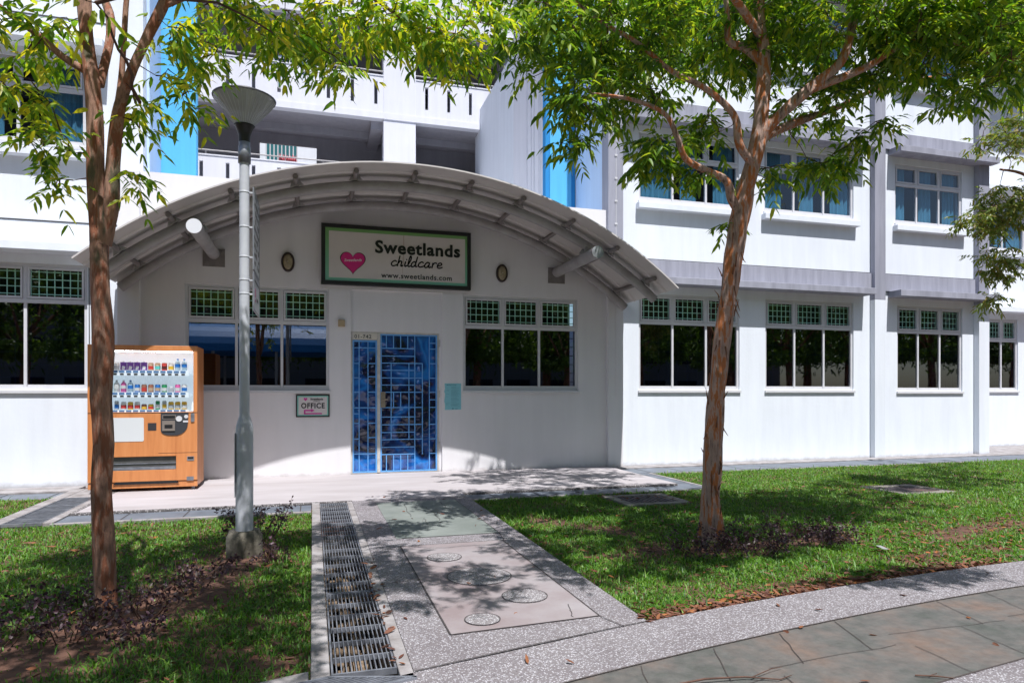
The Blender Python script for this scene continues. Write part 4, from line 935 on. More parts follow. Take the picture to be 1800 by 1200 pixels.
def pole_board(z0, z1, label, upper):
    t = thing('pole_sign', label, 'sign', (lx+.07, ly+.3, z0))
    xb = lx+.072
    m = MB(); m.box(xb,xb+.006,ly-.02,ly+.58,z0,z1); pn = obj('panel', m, pm('sign_face',(.55,.55,.58),.4,.15,5), t, .001)
    m = MB(); e=.012; m.box(xb-.003,xb+.009,ly-.02,ly+.58,z0-e,z0); m.box(xb-.003,xb+.009,ly-.02,ly+.58,z1,z1+e); m.box(xb-.003,xb+.009,ly-.032,ly-.02,z0-e,z1+e); m.box(xb-.003,xb+.009,ly+.58,ly+.592,z0-e,z1+e); obj('frame', m, M['galv'], t)
    m = MB(); rr = random.Random(int(z0*10)); xf = xb+.0062
    if upper:
        for i in range(9):
            for j in range(5):
                if rr.random() > .25: m.box(xf,xf+.001,ly+.03+j*.11,ly+.03+j*.11+rr.uniform(.04,.09),z0+.05+i*.074,z0+.05+i*.074+rr.uniform(.02,.05))
        obj('print', m, M['dark_metal'], pn)
    else:
        m.box(xf,xf+.001,ly+.12,ly+.2,z0+.12,z0+.2); m.box(xf,xf+.001,ly+.1,ly+.22,z0+.08,z0+.1); obj('print', m, colm((.35,.05,.18)), pn)
        m = MB(); m.box(xf,xf+.001,ly+.28,ly+.45,z0+.1,z0+.13); m.box(xf,xf+.001,ly+.05,ly+.5,z0+.25,z0+.27); obj('text_lines', m, M['dark_metal'], pn)
pole_board(2.43,3.12,'tall grey sign board seen edge-on, fixed high on the lamp post',True)
pole_board(2.08,2.39,'small white sign board seen edge-on, below the tall one on the lamp post',False)

# ------------------------------------------------------------------ vegetation
def mesh_np(name, V, Fc, mat, parent=None, smooth=False):
    me = bpy.data.meshes.new(name); V = np.asarray(V, dtype=np.float32)
    if parent is not None: V = V-np.array(WLOC[parent], dtype=np.float32)
    Fc = np.asarray(Fc, dtype=np.int32); nf, k = Fc.shape
    me.vertices.add(len(V)); me.vertices.foreach_set('co', V.ravel())
    me.loops.add(nf*k); me.loops.foreach_set('vertex_index', Fc.ravel())
    me.polygons.add(nf); me.polygons.foreach_set('loop_start', np.arange(0,nf*k,k,dtype=np.int32)); me.polygons.foreach_set('loop_total', np.full(nf,k,dtype=np.int32))
    if smooth: me.polygons.foreach_set('use_smooth', np.ones(nf, dtype=bool))
    me.materials.append(mat); me.update(calc_edges=True); me.validate()
    o = bpy.data.objects.new(name, me); C.objects.link(o)
    if parent is not None: o.parent = parent; WLOC[o] = WLOC[parent]
    return o
def unit(a): return a/np.maximum(np.linalg.norm(a, axis=-1, keepdims=True), 1e-9)
def leaves_np(P, D, Nn, ln, wd, droop=.25):
    """lanceolate leaves: base P, direction D, rough normal Nn, lengths, widths -> verts, tri faces"""
    D = unit(D); S = unit(np.cross(D, Nn)); Nn = unit(np.cross(S, D)); ln = ln[:,None]; wd = wd[:,None]
    dn = np.array([0,0,-1.])
    b = P; m1 = P+D*ln*.45-Nn*wd*.12; t = P+D*ln+dn*ln*droop
    a1 = P+D*ln*.22; a2 = P+D*ln*.62+dn*ln*droop*.4
    l1 = a1+S*wd*.42+Nn*wd*.1; r1 = a1-S*wd*.42+Nn*wd*.1; l2 = a2+S*wd*.40+Nn*wd*.1; r2 = a2-S*wd*.40+Nn*wd*.1
    V = np.stack([b,l1,r1,m1,l2,r2,t],1); n = len(P); o = (np.arange(n)*7)[:,None,None]
    Fq = np.array([[0,3,1],[0,2,3],[1,3,4],[2,5,3],[3,6,4],[3,5,6]])
    return V.reshape(-1,3), (Fq[None]+o).reshape(-1,3)
def px2w(px, py, d):
    s_, c_ = math.sin(YAW), math.cos(YAW); l = (px-900)/F_PX*d
    return np.array([d*s_+l*c_, d*c_-l*s_, CAM_H+(690-py)*d/F_PX])

def build_tree(name, label, base, limbs, clusters, leafm, barkm, ll, seed, per=16, grp=None, twigr=.004):
    """limbs: polylines with radii; clusters: centre, radii, number of sprays. Sprays are joined to the nearest wood by thin curved twigs."""
    rg = np.random.default_rng(seed); rr = random.Random(seed)
    t = thing(name, label, 'tree', base, grp)
    tr = MB(); pts = []; rad = []
    for i, (pl, rd) in enumerate(limbs):
        # subdivide smoothly
        P = [Vector(p) for p in pl]; Q = []; Rr = []
        for k in range(len(P)-1):
            p0 = P[max(k-1,0)]; p1 = P[k]; p2 = P[k+1]; p3 = P[min(k+2,len(P)-1)]
            for u in np.linspace(0,1,5,endpoint=False):
                Q.append(.5*((2*p1)+(p2-p0)*u+(2*p0-5*p1+4*p2-p3)*u*u+(3*p1-p0-3*p2+p3)*u**3)); Rr.append(rd[k]*(1-u)+rd[k+1]*u)
        Q.append(P[-1]); Rr.append(rd[-1])
        tr.tube(Q, Rr, 14 if Rr[0] > .03 else 8, jit=.38 if Rr[0] > .03 else .15)
        pts += [tuple(q) for q in Q]; rad += Rr
    trunk = obj('trunk', tr, barkm, t)
    node = np.array(pts); nr = np.array(rad); ok = nr < .085
    node = node[ok]; nr = nr[ok]
    tips = []
    for c, r3, n in clusters:
        u = rg.normal(size=(n,3)); u = unit(u)*(rg.random((n,1))**.4); tips.append(np.array(c)+u*np.array(r3))
    tips = np.concatenate(tips); dd_ = np.min(np.linalg.norm(tips[:,None]-node[None], axis=2), axis=1); order = np.argsort(dd_)
    tw = MB(); nodes_l = [node]; allp = node.copy(); segs = []; D0 = []; 
    for i in order:
        tip = tips[i]; d = np.linalg.norm(allp-tip, axis=1)+.35*np.maximum(0, allp[:,2]-tip[2]-.0)*0
        j = int(np.argmin(d)); a = allp[j]; L_ = d[j]
        n = max(2, min(7, int(L_/.16)+1)); q = []
        bend = rg.normal(size=3)*.10*L_+np.array([0,0,.10*L_])
        for k in range(n+1):
            u = k/n; q.append(a*(1-u)+tip*u+bend*4*u*(1-u)*.5+(rg.normal(size=3)*.012 if 0<k<n else 0))
        r0 = min(.016, twigr+.0035*L_*2.2); tw.tube(q, [r0*(1-.6*k/n) for k in range(n+1)], 5, cap=False)
        allp = np.concatenate([allp, np.array(q[1:])]); D0.append(q[-1]-q[-2]); segs.append(q[-1])
    obj('branches', tw, M['twig'], t)
    # leaf sprays
    PB=[];DB=[];NB=[];LB=[];WB=[]
    segs = np.array(segs); D0 = unit(np.array(D0))
    for p, d in zip(segs, D0):
        m_ = rg.integers(2,4)
        for _ in range(m_):
            dr = d*.5+rg.normal(size=3)*.55; dr[2] = dr[2]*.6-.10; dr /= np.linalg.norm(dr)
            L_ = ll*rg.uniform(1.6,3.0); k = int(per*rg.uniform(.5,1.)/2)
            side = np.cross(dr,[0,0,1]); side /= np.linalg.norm(side)+1e-6
            for s_ in range(k):
                u = (s_+.6)/k; q = p+dr*L_*u+np.array([0,0,-.14*L_*u*u])
                for sg_ in (-1,1):
                    if rg.random() < .10: continue
                    ld = dr*.75+side*sg_*rg.uniform(.55,1.0)+rg.normal(size=3)*.22; ld[2] -= .35
                    PB.append(q); DB.append(ld); nn = np.array([0,0,1.])+rg.normal(size=3)*.45; NB.append(nn)
                    l_ = ll*rg.uniform(.65,1.2); LB.append(l_); WB.append(l_*rg.uniform(.30,.40))
    V, Fc = leaves_np(np.array(PB),np.array(DB),np.array(NB),np.array(LB),np.array(WB))
    mesh_np('crown', V, Fc, leafm, t, True)
    return t, len(PB)

def cl(px, py, d, rx, ry, rz, n): return (px2w(px,py,d), (rx,ry,rz), n)
def wpts(L_): return [tuple(px2w(*p)) for p in L_]
dR = 6.37
limbsR = [
 ([(3.62,5.57,-.12)]+wpts([(1251,925,dR),(1252,850,dR),(1254,760,dR),(1262,650,dR),(1272,570,dR),(1284,490,dR),(1293,430,dR),(1299,385,dR),(1310,330,dR)]), [.125,.105,.088,.08,.08,.078,.08,.085,.10,.085]),
 (wpts([(1306,345,dR),(1328,270,6.3),(1338,200,6.3),(1342,100,6.35),(1335,0,6.4),(1345,-150,6.4),(1330,-330,6.5)]), [.085,.075,.065,.055,.05,.04,.02]),
 (wpts([(1300,375,dR),(1285,350,6.3),(1276,318,6.25),(1240,300,6.2),(1205,280,6.1),(1190,240,6.0),(1168,200,6.0),(1110,175,6.0),(1040,165,5.9)]), [.05,.045,.035,.03,.028,.025,.022,.018,.01]),
 (wpts([(1325,290,6.3),(1300,255,6.2),(1293,210,6.2),(1270,180,6.15),(1230,150,6.1),(1180,125,6.1),(1120,75,6.1),(1060,40,6.1),(980,-20,6.1)]), [.045,.04,.03,.028,.026,.024,.02,.016,.01]),
 (wpts([(1330,260,6.3),(1350,225,6.25),(1385,190,6.2),(1430,150,6.2),(1480,105,6.2),(1500,30,6.25),(1490,-80,6.3),(1530,-240,6.3)]), [.06,.05,.048,.045,.042,.04,.03,.015]),
 (wpts([(1430,155,6.2),(1520,120,6.2),(1600,75,6.1),(1700,80,6.0),(1790,110,5.9),(1900,100,5.8)]), [.035,.03,.025,.02,.018,.01]),
 (wpts([(1340,110,6.35),(1310,85,6.4),(1280,70,6.4),(1276,0,6.4),(1230,-120,6.5)]), [.04,.036,.03,.025,.012]),
 (wpts([(1345,240,6.4),(1400,215,6.6),(1470,190,6.9),(1560,150,7.2),(1680,130,7.4)]), [.045,.035,.028,.02,.01]),
 (wpts([(1335,60,6.3),(1250,-60,5.6),(1150,-200,4.9),(1080,-330,4.4)]), [.04,.03,.02,.01]),
 (wpts([(1500,20,6.25),(1620,-120,5.6),(1750,-250,4.8),(1900,-400,4.2)]), [.035,.028,.02,.01]),
]
clR = [cl(950,70,6.0,.50,.6,.28,60), cl(1010,180,6.1,.28,.4,.24,30), cl(1005,250,6.1,.14,.22,.08,8), cl(1100,60,6.3,.60,.9,.38,105), cl(1120,165,6.3,.42,.6,.16,32), cl(1160,272,6.3,.28,.35,.16,30),
       cl(1290,70,6.7,.6,.7,.40,80), cl(1250,225,6.6,.24,.3,.13,15), cl(1400,55,6.6,.6,.8,.38,85), cl(1425,190,6.8,.42,.5,.18,32), cl(1450,290,6.6,.30,.35,.11,24), cl(1350,300,6.4,.12,.2,.09,6), cl(1530,235,6.4,.14,.25,.13,10),
       cl(1560,70,6.3,.7,.9,.34,110), cl(1650,70,6.1,.55,.8,.28,66), cl(1690,165,6.2,.20,.3,.10,9), cl(1770,90,5.9,.5,.7,.36,58), cl(1225,305,6.4,.12,.2,.07,7), cl(1290,395,6.3,.05,.1,.04,1),
       cl(1330,-130,6.4,1.5,1.3,.6,190), cl(1700,-110,6.2,1.2,1.1,.5,110), cl(1010,-80,6.1,.8,.9,.40,75),
       ((3.8,7.4,6.1),(1.8,.9,.40),190), ((.85,2.9,5.0),(.35,1.0,.25),60), ((1.3,2.4,5.0),(.30,.6,.25),24), ((2.1,3.2,5.1),(.30,1.3,.25),70), ((1.9,6.0,5.4),(.9,.8,.25),90), ((4.4,1.9,4.6),(.7,.25,.2),50), ((3.9,3.5,5.1),(1.5,1.1,.35),330), ((6.3,4.6,5.1),(1.6,1.1,.35),170), ((9,5.6,5.3),(2.0,1.0,.35),130), ((3.0,2.7,4.9),(.6,.4,.25),50), ((4.0,8.5,6.0),(1.2,.4,.3),55)]
tR, nR = build_tree('street_tree', 'tree with peeling orange-brown bark standing in the right lawn', (3.62,5.57,-.06), limbsR, clR, M['leaf_dark'], M['bark'], .100, 11, per=14)
dL = 4.3
limbsL = [
 ([(-1.28,4.87,-.12)]+wpts([(184,1040,dL),(182,900,dL),(180,700,dL),(177,520,dL),(175,420,dL),(170,330,dL),(167,230,dL),(160,130,dL),(150,30,dL),(145,-150,dL),(170,-350,dL)]), [.072,.063,.06,.060,.060,.056,.048,.046,.047,.04,.03,.015]),
 (wpts([(183,430,dL),(196,360,dL),(200,280,dL),(207,200,4.25),(228,135,4.2),(262,60,4.2),(292,0,4.2),(340,-120,4.1),(420,-220,4.1)]), [.045,.042,.038,.036,.032,.03,.028,.02,.01]),
 (wpts([(205,205,4.25),(213,140,4.3),(218,70,4.3),(225,-20,4.3),(250,-140,4.3)]), [.026,.02,.018,.015,.008]),
 (wpts([(150,125,dL),(110,100,4.25),(70,65,4.2),(10,20,4.1),(-90,-60,4.0)]), [.025,.022,.02,.017,.008]),
 (wpts([(175,150,4.35),(195,40,4.5),(160,-40,4.7),(80,-160,5.0)]), [.03,.028,.022,.01]),
 (wpts([(290,10,4.2),(400,-30,4.3),(520,-40,4.5),(640,-10,4.6),(720,40,4.8),(800,60,5.0)]), [.02,.018,.016,.014,.011,.007]),
 (wpts([(140,-120,4.3),(60,-300,3.6),(-60,-500,2.9)]), [.025,.018,.01]),
 (wpts([(340,-120,4.1),(500,-300,3.4),(640,-480,2.8)]), [.018,.014,.008]),
]
clL = [cl(40,50,4.2,.30,.4,.18,24), cl(35,165,4.2,.20,.3,.12,13), cl(80,245,4.2,.18,.25,.10,11), cl(105,320,4.25,.09,.12,.05,4), cl(225,315,4.2,.06,.08,.07,4), cl(245,190,4.3,.14,.2,.16,8), cl(320,95,4.5,.28,.35,.20,22),
       cl(335,180,4.5,.10,.15,.06,5), cl(430,15,4.6,.38,.45,.12,36), cl(530,70,4.7,.28,.35,.12,26), cl(590,130,4.7,.12,.2,.06,6), cl(640,30,4.8,.38,.45,.16,44), cl(720,50,4.9,.30,.35,.14,30), cl(800,80,5.0,.24,.3,.14,26), cl(840,20,5.0,.2,.3,.12,10),
       cl(470,60,3.2,.08,.1,.03,2), cl(170,10,3.2,.10,.1,.04,3), 
       ((-1.5,3.2,4.7),(1.1,1.2,.35),260), ((-2.9,3.3,4.5),(.9,1.2,.4),150), ((-1.0,1.6,4.4),(1.3,.9,.35),230), ((-.15,2.5,4.8),(.6,1.5,.3),210), ((-3.6,2.0,4.5),(1.0,.9,.4),110), ((-.5,4.2,4.9),(.6,.6,.3),50), ((-2.4,.9,4.3),(1.3,.7,.3),140)]
tL, nL = build_tree('street_tree', 'tree with a smooth brown forked trunk in the left lawn, before the vending machine', (-1.28,4.87,-.06), limbsL, clL, M['leaf'], M['bark2'], .084, 12, per=12)
# tree whose drooping pale branches enter at the right edge
limbsF = [([(10.6,6.6,-.1),(10.55,6.6,1.5),(10.6,6.6,3.0),(10.4,6.7,4.2),(10.1,6.8,5.5)], [.11,.09,.08,.06,.03]),
          ([(10.6,6.6,2.9),(10.0,6.7,3.8),(9.4,6.8,4.3),(9.0,6.9,4.4)], [.05,.035,.02,.012]), ([(10.5,6.6,3.2),(10.9,7.2,4.5),(11.6,7.6,5.6)], [.05,.035,.02])]
clF = [cl(1775,240,9.0,.35,.5,.26,46), cl(1775,360,9.0,.32,.45,.36,76), cl(1725,390,9.0,.28,.3,.20,28), cl(1760,460,9.0,.28,.3,.26,40), cl(1745,525,9.0,.16,.2,.08,9), ((10.6,6.8,5.2),(1.1,1.1,.7),80), ((11.8,7.5,6),(1,1,.7),50)]
tF, nF = build_tree('street_tree', 'tree with drooping pale leaves entering the picture at the right edge', (10.6,6.6,-.06), limbsF, clF, M['leaf_pale'], M['bark2'], .075, 13)
print('leaves', nR, nL, nF)

# loose bark strips on the right trunk
m = MB(); rr = random.Random(21)
for k in range(56):
    py = rr.uniform(400, 915); px = np.interp(py, [385,490,650,760,900], [1298,1284,1262,1254,1251]); c0 = px2w(px, py, dR); a = rr.uniform(0,6.28); r_ = .08
    b0 = Vector((c0[0]+r_*math.cos(a), c0[1]+r_*math.sin(a), c0[2])); dn = rr.choice([-1,1]); ln_ = rr.uniform(.05,.16)
    out = Vector((math.cos(a), math.sin(a), 0)); q = [b0, b0+out*.012+Vector((0,0,dn*ln_*.4)), b0+out*rr.uniform(.02,.05)+Vector((0,0,dn*ln_))]
    m = MB(); m.tube(q, [.008,.007,.002], 4); obj('bark_strip', m, M['litter'], tR)

# shrubs of small purple leaves
shr = [(-1.05,4.75,.30,.30),(-1.35,4.45,.28,.34),(-1.75,4.35,.28,.36),(-2.1,4.0,.26,.34),(-.85,5.2,.26,.30),(-.72,5.55,.22,.24),(-.35,5.95,.18,.22),(-.48,6.75,.30,.40),(-.62,6.62,.26,.34),(-1.5,4.95,.24,.26),(-.95,4.3,.18,.20),(-2.5,3.6,.26,.3),
       (3.45,5.28,.30,.30),(3.85,5.2,.34,.36),(4.2,5.35,.32,.34),(4.5,5.15,.28,.28),(3.2,5.05,.24,.24),(4.85,5.4,.24,.26),(3.7,4.95,.26,.26)]
slab = ['purple-leaved shrub at the right foot of the left tree trunk','dense dark purple shrub in front of the left tree trunk','purple shrub just left of the left tree trunk','low purple shrub in the soil bed further left of the trunk','purple shrub midway between the left tree and the lamp post','small purple shrub just short of the lamp post footing','sparse purple sprig in front of the lamp post footing',
        'airy tall purple shrub behind the lamp post, twigs over the cover strip','thin purple shrub at the left side of the lamp post','small purple shrub behind the left tree trunk','tiny purple sprig on the bare soil right of the left trunk','purple shrub at the lower left edge of the lawn',
        'purple shrub at the foot of the right tree trunk','large dark purple shrub right of the right tree trunk','purple shrub second to the right of the right trunk','purple shrub third to the right of the right trunk','low purple shrub left of the right tree trunk','outermost small purple shrub right of the right tree','low purple shrub in front of the right tree trunk']
for i, (x, y, r_, h_) in enumerate(shr):
    rg = np.random.default_rng(40+i); t = thing('purple_shrub', slab[i], 'shrub', (x,y,-.06), 'purple-leaved shrubs round the trees')
    m = MB(); P=[];D=[]
    ns = int(rg.uniform(11,20)) if h_ > .25 else 9; h_ *= .62 if i not in (7, 8) else .9
    for k in range(ns):
        a = rg.uniform(0,6.28); rad_ = r_*1.5*rg.uniform(.15,1.); bx, by = x+math.cos(a)*rad_*.35, y+math.sin(a)*rad_*.35; q = [(bx, by, -.08)]; a += rg.normal()*.4
        for u in (.35,.7,1.): q.append((bx+math.cos(a)*rad_*.7*u+rg.normal()*.025, by+math.sin(a)*rad_*.7*u+rg.normal()*.025, -.06+h_*rg.uniform(.5,1.15)*u**.7))
        m.tube(q, [.004,.003,.0025,.0015], 4, cap=False)
        for _ in range(17):
            u = rg.uniform(.25,1.)*3; j = min(int(u),2); f_ = u-j; b = np.array(q[j])*(1-f_)+np.array(q[j+1])*f_+rg.normal(size=3)*.02
            P.append(b); D.append(rg.normal(size=3)+np.array([math.cos(a),math.sin(a),.2]))
    obj('stems', m, M['twig'], t)
    n = len(P); V, Fc = leaves_np(np.array(P),np.array(D),rg.normal(size=(n,3))+np.array([0,0,1.]),rg.uniform(.018,.040,n),rg.uniform(.014,.026,n),.1); mesh_np('leaves', V, Fc, M['purple'], t)

# lawns: earth sheet with slight relief + grass blades
def no_mh(x, y): return ~(((x>3.66)&(x<4.64)&(y>7.43)&(y<8.32))|((x>7.74)&(x<8.76)&(y>7.26)&(y<8.14)))
def in_right(x, y): return no_mh(x, y) & (x > px1+.02+np.where(y>8.4, .0, 0)) & (y > y1v(x)+.0) & (((y < 8.46)) | ((x > 5.57) & (y < 10.36))) & (x < 30)
def y1v(x): xc = np.minimum(x, 6.4); return 3.12+.2796*xc-.0214*xc**2
def in_left(x, y): return ((x < -.01) & (y < 8.08) & (y > y1v(x)+.12) & (x > -12)) | ((x < -3.25) & (y >= 8.0) & (y < 10.19) & (x > -12))
def vnoise(x, y, s_, z=0.): return np.array([mnoise.noise(Vector((a*s_, b*s_, z))) for a, b in zip(x, y)])
def soil_amt(x, y):
    """1 = bare soil"""
    a = np.zeros_like(x)
    def seg(x0,y0,x1,y1,wd):
        dx,dy = x1-x0,y1-y0; t_ = np.clip(((x-x0)*dx+(y-y0)*dy)/(dx*dx+dy*dy),0,1); d = np.hypot(x-x0-t_*dx,y-y0-t_*dy); wd = wd*1.35 if x0 < 0 else wd; return np.clip(1.25-d/wd,0,1)
    a = np.maximum(a, seg(-.5,6.35,-.75,5.2,.26)); a = np.maximum(a, seg(-.75,5.2,-1.2,4.4,.34)); a = np.maximum(a, seg(-1.2,4.4,-2.6,3.3,.48))
    a = np.maximum(a, seg(3.3,5.2,4.8,5.3,.30)); a = np.maximum(a, .75*seg(2.35,7.0,3.0,6.1,.25)); a = np.maximum(a, .7*seg(2.5,5.2,3.1,5.5,.22)); a = np.maximum(a, .8*seg(5.9,5.1,7.5,5.4,.25)); a = np.maximum(a,.6*seg(4.9,4.5,5.8,4.6,.2))
    return a
gs = MB()
def sheet(fin, x0, x1, y0, y1, st_, name):
    nx_ = int((x1-x0)/st_); ny_ = int((y1-y0)/st_); X, Yv = np.meshgrid(np.linspace(x0,x1,nx_+1), np.linspace(y0,y1,ny_+1)); xf, yf = X.ravel(), Yv.ravel()
    z = -.052+.012*vnoise(xf,yf,2.2)+.006*vnoise(xf,yf,9.); idx = np.arange(len(xf)).reshape(ny_+1,nx_+1)
    q = np.stack([idx[:-1,:-1],idx[:-1,1:],idx[1:,1:],idx[1:,:-1]],-1).reshape(-1,4)
    ok = fin(xf[q].mean(1), yf[q].mean(1)); q = q[ok]
    use = np.unique(q); mp_ = -np.ones(len(xf),int); mp_[use] = np.arange(len(use))
    o = mesh_np(name, np.stack([xf,yf,z],1)[use], mp_[q], M['soil'], None, True); o['kind'] = 'structure'; return o
sheet(lambda x,y: (x>px1)&(y>y1v(x)-.02)&((y<8.5)|((x>5.5)&(y<10.4))), 1.90, 16, 3.4, 10.4, .07, 'lawn')
sheet(lambda x,y: ((x<0.0)&(y<8.12)&(y>y1v(x)+.05))|((x<-3.2)&(y<10.22)&(y>y1v(x))), -10, 0, .8, 10.3, .07, 'lawn')
def blades(fin, x0, x1, y0, y1, dens_fn, nmax, seed, name, label):
    rg = np.random.default_rng(seed); n = nmax
    x = rg.uniform(x0,x1,n); y = rg.uniform(y0,y1,n); k = fin(x,y); x, y = x[k], y[k]
    d = np.hypot(x,y); k = rg.random(len(x)) < np.clip(dens_fn(d),0,1); x,y = x[k],y[k]
    so_ = soil_amt(x,y); nz = vnoise(x,y,1.6,3.)*.6+vnoise(x,y,5.,8.)*.5
    k = rg.random(len(x)) < np.clip(1.0-1.05*so_*1.0+.0-np.clip(-nz*1.5-.05,0,.8),.03,1); x,y,nz = x[k],y[k],nz[k]
    d = np.hypot(x,y); n = len(x)
    a = rg.uniform(0,6.283,n); h_ = rg.uniform(.016,.046,n)*(1+.6*np.clip(nz,0,1))*np.where(rg.random(n)<.03,2.1,1.); ln = rg.uniform(.25,1.1,n)*h_*1.25; wd = rg.uniform(.0032,.0065,n)*(1+d*.07)
    z0 = -.056
    b = np.stack([x,y,np.full(n,z0)],1); dr = np.stack([np.cos(a),np.sin(a),np.zeros(n)],1); sd_ = np.stack([-np.sin(a),np.cos(a),np.zeros(n)],1)*wd[:,None]*.5; up = np.array([0,0,1.])
    m1 = b+dr*(ln*.35)[:,None]+up*(h_*.62)[:,None]; tp = b+dr*ln[:,None]+up*(h_*rg.uniform(.7,1.,n))[:,None]
    V = np.stack([b-sd_*.7,b+sd_*.7,m1+sd_*1.2,m1-sd_*1.2,tp],1).reshape(-1,3); o = (np.arange(n)*5)[:,None,None]
    Fc = (np.array([[0,1,2],[0,2,3],[3,2,4]])[None]+o).reshape(-1,3)
    g_ = mesh_np(name, V, Fc, M['grass'], None, False); tag(g_, label, 'grass', kind='stuff'); print(name, n); return g_
blades(in_right, 1.92, 15, 3.5, 10.4, lambda d: (6.8/d)**1.45, 520000, 1, 'grass', 'green broad-bladed grass growing in the right lawn')
blades(in_left, -7.5, 0, 1.2, 10.3, lambda d: (5.2/d)**1.5, 380000, 2, 'grass', 'green broad-bladed grass growing in the left lawn')
# fallen leaves
rg = np.random.default_rng(77)
LX=[];LY=[]
n=2200; u = rg.random(n)**1.1; x = 1.95+u*3.4+rg.normal(size=n)*.05; y = y1v(x)+np.abs(rg.normal(size=n))*.09+.0; LX.append(x); LY.append(y)
n=1500; x = rg.uniform(2,7.5,n); y = rg.uniform(3.7,8.3,n); k = vnoise(x,y,1.3,5.)>.02; LX.append(x[k]); LY.append(y[k])
n=700; x = rg.uniform(4.6,8.5,n); y = rg.uniform(4.1,5.8,n); LX.append(x); LY.append(y)
n=420; x = rg.uniform(-3.5,-.05,n); y = rg.uniform(3.2,8,n); LX.append(x); LY.append(y)
n=40; x = .42+rg.normal(size=n)*.022; y = rg.uniform(3.3,5.6,n); LX.append(x); LY.append(y)
n=70; x = rg.uniform(.5,4,n); y = rg.uniform(2.2,9,n); LX.append(x); LY.append(y)
x = np.concatenate(LX); y = np.concatenate(LY); n=len(x)
path_ = (((x>-.02)&(x<px1))|(y<y1v(x)))
z = np.where(path_, .006, -.035+rg.uniform(0,.025,n))
a = rg.uniform(0,6.28,n); D = np.stack([np.cos(a),np.sin(a),rg.normal(size=n)*.15],1); Nn = rg.normal(size=(n,3))*.35+np.array([0,0,1.])
V, Fc = leaves_np(np.stack([x,y,z],1),D,Nn,rg.uniform(.035,.08,n),rg.uniform(.016,.03,n),-.05)
tag(mesh_np('leaf_litter', V, Fc, M['litter']), 'reddish brown fallen leaves scattered over the lawns and along the path edge', 'fallen leaves', kind='stuff')
m = MB(); m.tube([(1.55,2.75,.006),(1.75,2.74,.02),(1.95,2.72,.014),(2.1,2.66,.008),(2.18,2.68,.01)], [.004,.005,.004,.003,.002], 5); m.tube([(1.98,2.71,.012),(2.12,2.75,.02),(2.2,2.77,.012)], [.003,.002,.001], 5)
tag(obj('twig', m, M['twig']), 'long thin fallen twig lying on the green-brown lane', 'twig')
m = MB(); m.tube([(2.75,2.52,.006),(2.83,2.47,.012),(2.9,2.44,.006)], [.004,.004,.002], 5); m.tube([(2.8,2.49,.01),(2.86,2.5,.01)], .002, 5)
tag(obj('twig', m, M['twig']), 'short broken twig at the right end of the lane edge', 'twig')
m = MB(); m.prism([(4.72,4.64),(4.765,4.63),(4.81,4.76),(4.765,4.77)], .0, .003); tag(obj('paper_scrap', m, colm((.28,.28,.28))), 'pale scrap of paper lying in the shaded right lawn', 'litter')

# ------------------------------------------------------------------ what stands across the lane (seen in the window reflections)
ob_ = thing('facing_block', 'white apartment block across the lane, seen only as a window reflection', 'building', (2,-34,0))
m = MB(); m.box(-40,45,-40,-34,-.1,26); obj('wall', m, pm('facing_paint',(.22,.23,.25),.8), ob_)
m = MB()
for z in np.arange(1.2,25,2.9):
    for x in np.arange(-38,43,3.4): m.box(x,x+2.1,-34.0,-33.96,z,z+1.3)
wn = obj('window_bands', m, M['room'], ob_)
wk = thing('covered_walkway', 'covered walkway with a curved bright blue roof across the lane', 'walkway', (-3,-8,0))
m = MB(); n=14
pts = [( -9.5-2.2*math.cos(t), 3.1+1.3*math.sin(t)) for t in np.linspace(0,math.pi,n)]
for a, b in zip(pts[:-1], pts[1:]): m.add([(-7,a[0],a[1]),(1.2,a[0],a[1]),(1.2,b[0],b[1]),(-7,b[0],b[1])], [(0,1,2,3)])
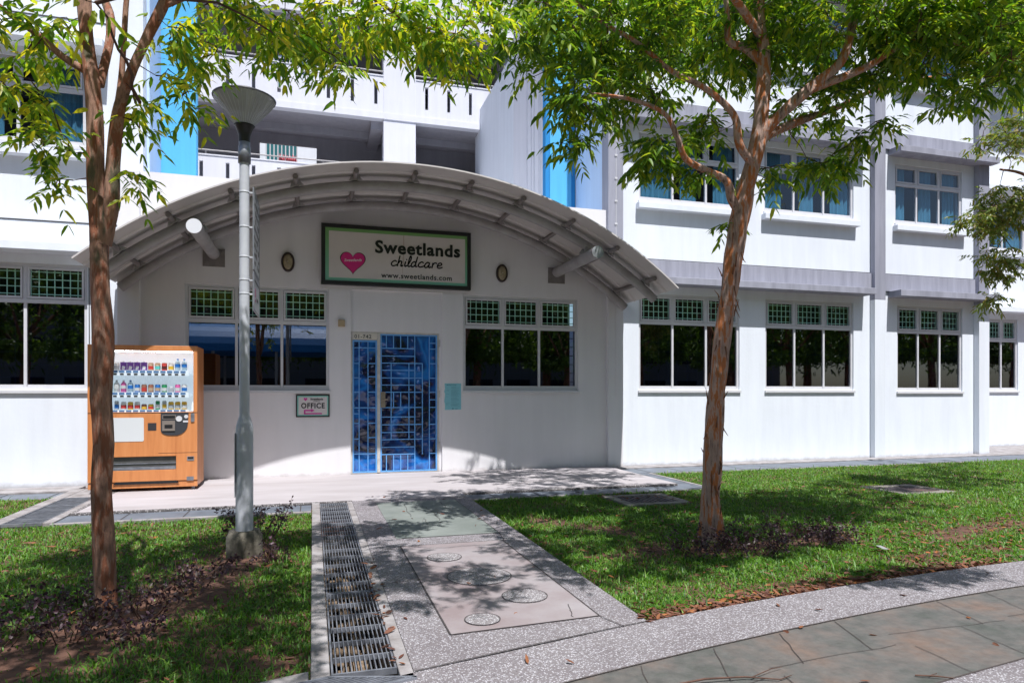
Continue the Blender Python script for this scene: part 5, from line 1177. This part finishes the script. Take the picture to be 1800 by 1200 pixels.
obj('roof', m, pm('blue_roof_sheet',(.02,.22,.62),.5), wk)
for x in (-6.5,-4,-1.5,1):
    m = MB(); m.tube([(x,-7.5,-.05),(x,-7.5,3.1)], .06, 10); m.tube([(x,-11.5,-.05),(x,-11.5,3.1)], .06, 10); obj('post', m, M['pole'], wk)
def far_tree(x, y, h_, seed, first=[None]):
    if first[0] is None:
        rg = np.random.default_rng(5); t = thing('shade_tree', 'dense shade tree across the lane, behind the viewer', 'tree', (0,0,-.05), 'shade trees across the lane')
        m = MB(); m.tube([(0,0,-.1),(.05,.1,1.5),(0,0,3),(.1,.1,5)], [.2,.16,.14,.06], 10)
        for k in range(6): a = k*1.05; m.tube([(0,0,2.3+.2*k),(1.1*math.cos(a),1.1*math.sin(a),3.5+.2*k),(2.*math.cos(a),2.*math.sin(a),4.6+.2*k)], [.08,.05,.02], 7)
        obj('trunk', m, M['bark2'], t); n = 9000; u = unit(rg.normal(size=(n,3)))*(rg.random((n,1))**.33); u += .25*np.sin(u*7+1)
        P = u*np.array([2.4,2.2,2.6])+np.array([0,0,4.3]); V, Fc = leaves_np(P, rg.normal(size=(n,3)), rg.normal(size=(n,3)), rg.uniform(.15,.3,n), rg.uniform(.06,.12,n)); mesh_np('crown', V, Fc, M['leaf_far'], t)
        first[0] = t; t.location = (x,y,-.05); return t
    c = copy_tree(first[0]); c.location = (x,y,-.05); c.rotation_euler.z = seed; c.scale = (h_,h_,h_); return c
for i, (x, y, h_) in enumerate([(3.5,-7,1.),(7.5,-8,1.15),(11.5,-6.5,1.),(16,-8,1.2),(20.5,-7,1.1),(25,-8,1.2),(-10.5,-7,1.1),(-15,-8,1.2),(2,-13,1.35),(6.5,-14,1.4),(13,-14,1.5),(-6,-14,1.4),(-1.5,-15,1.3),(30,-9,1.3),(-20,-9,1.3),(35,-8,1.3),(41,-9,1.4),(47,-9,1.4),(19,-14,1.5),(26,-15,1.6),(33,-16,1.6),(40,-16,1.7),(54,-12,1.6)]): far_tree(x, y, h_, i*1.3)
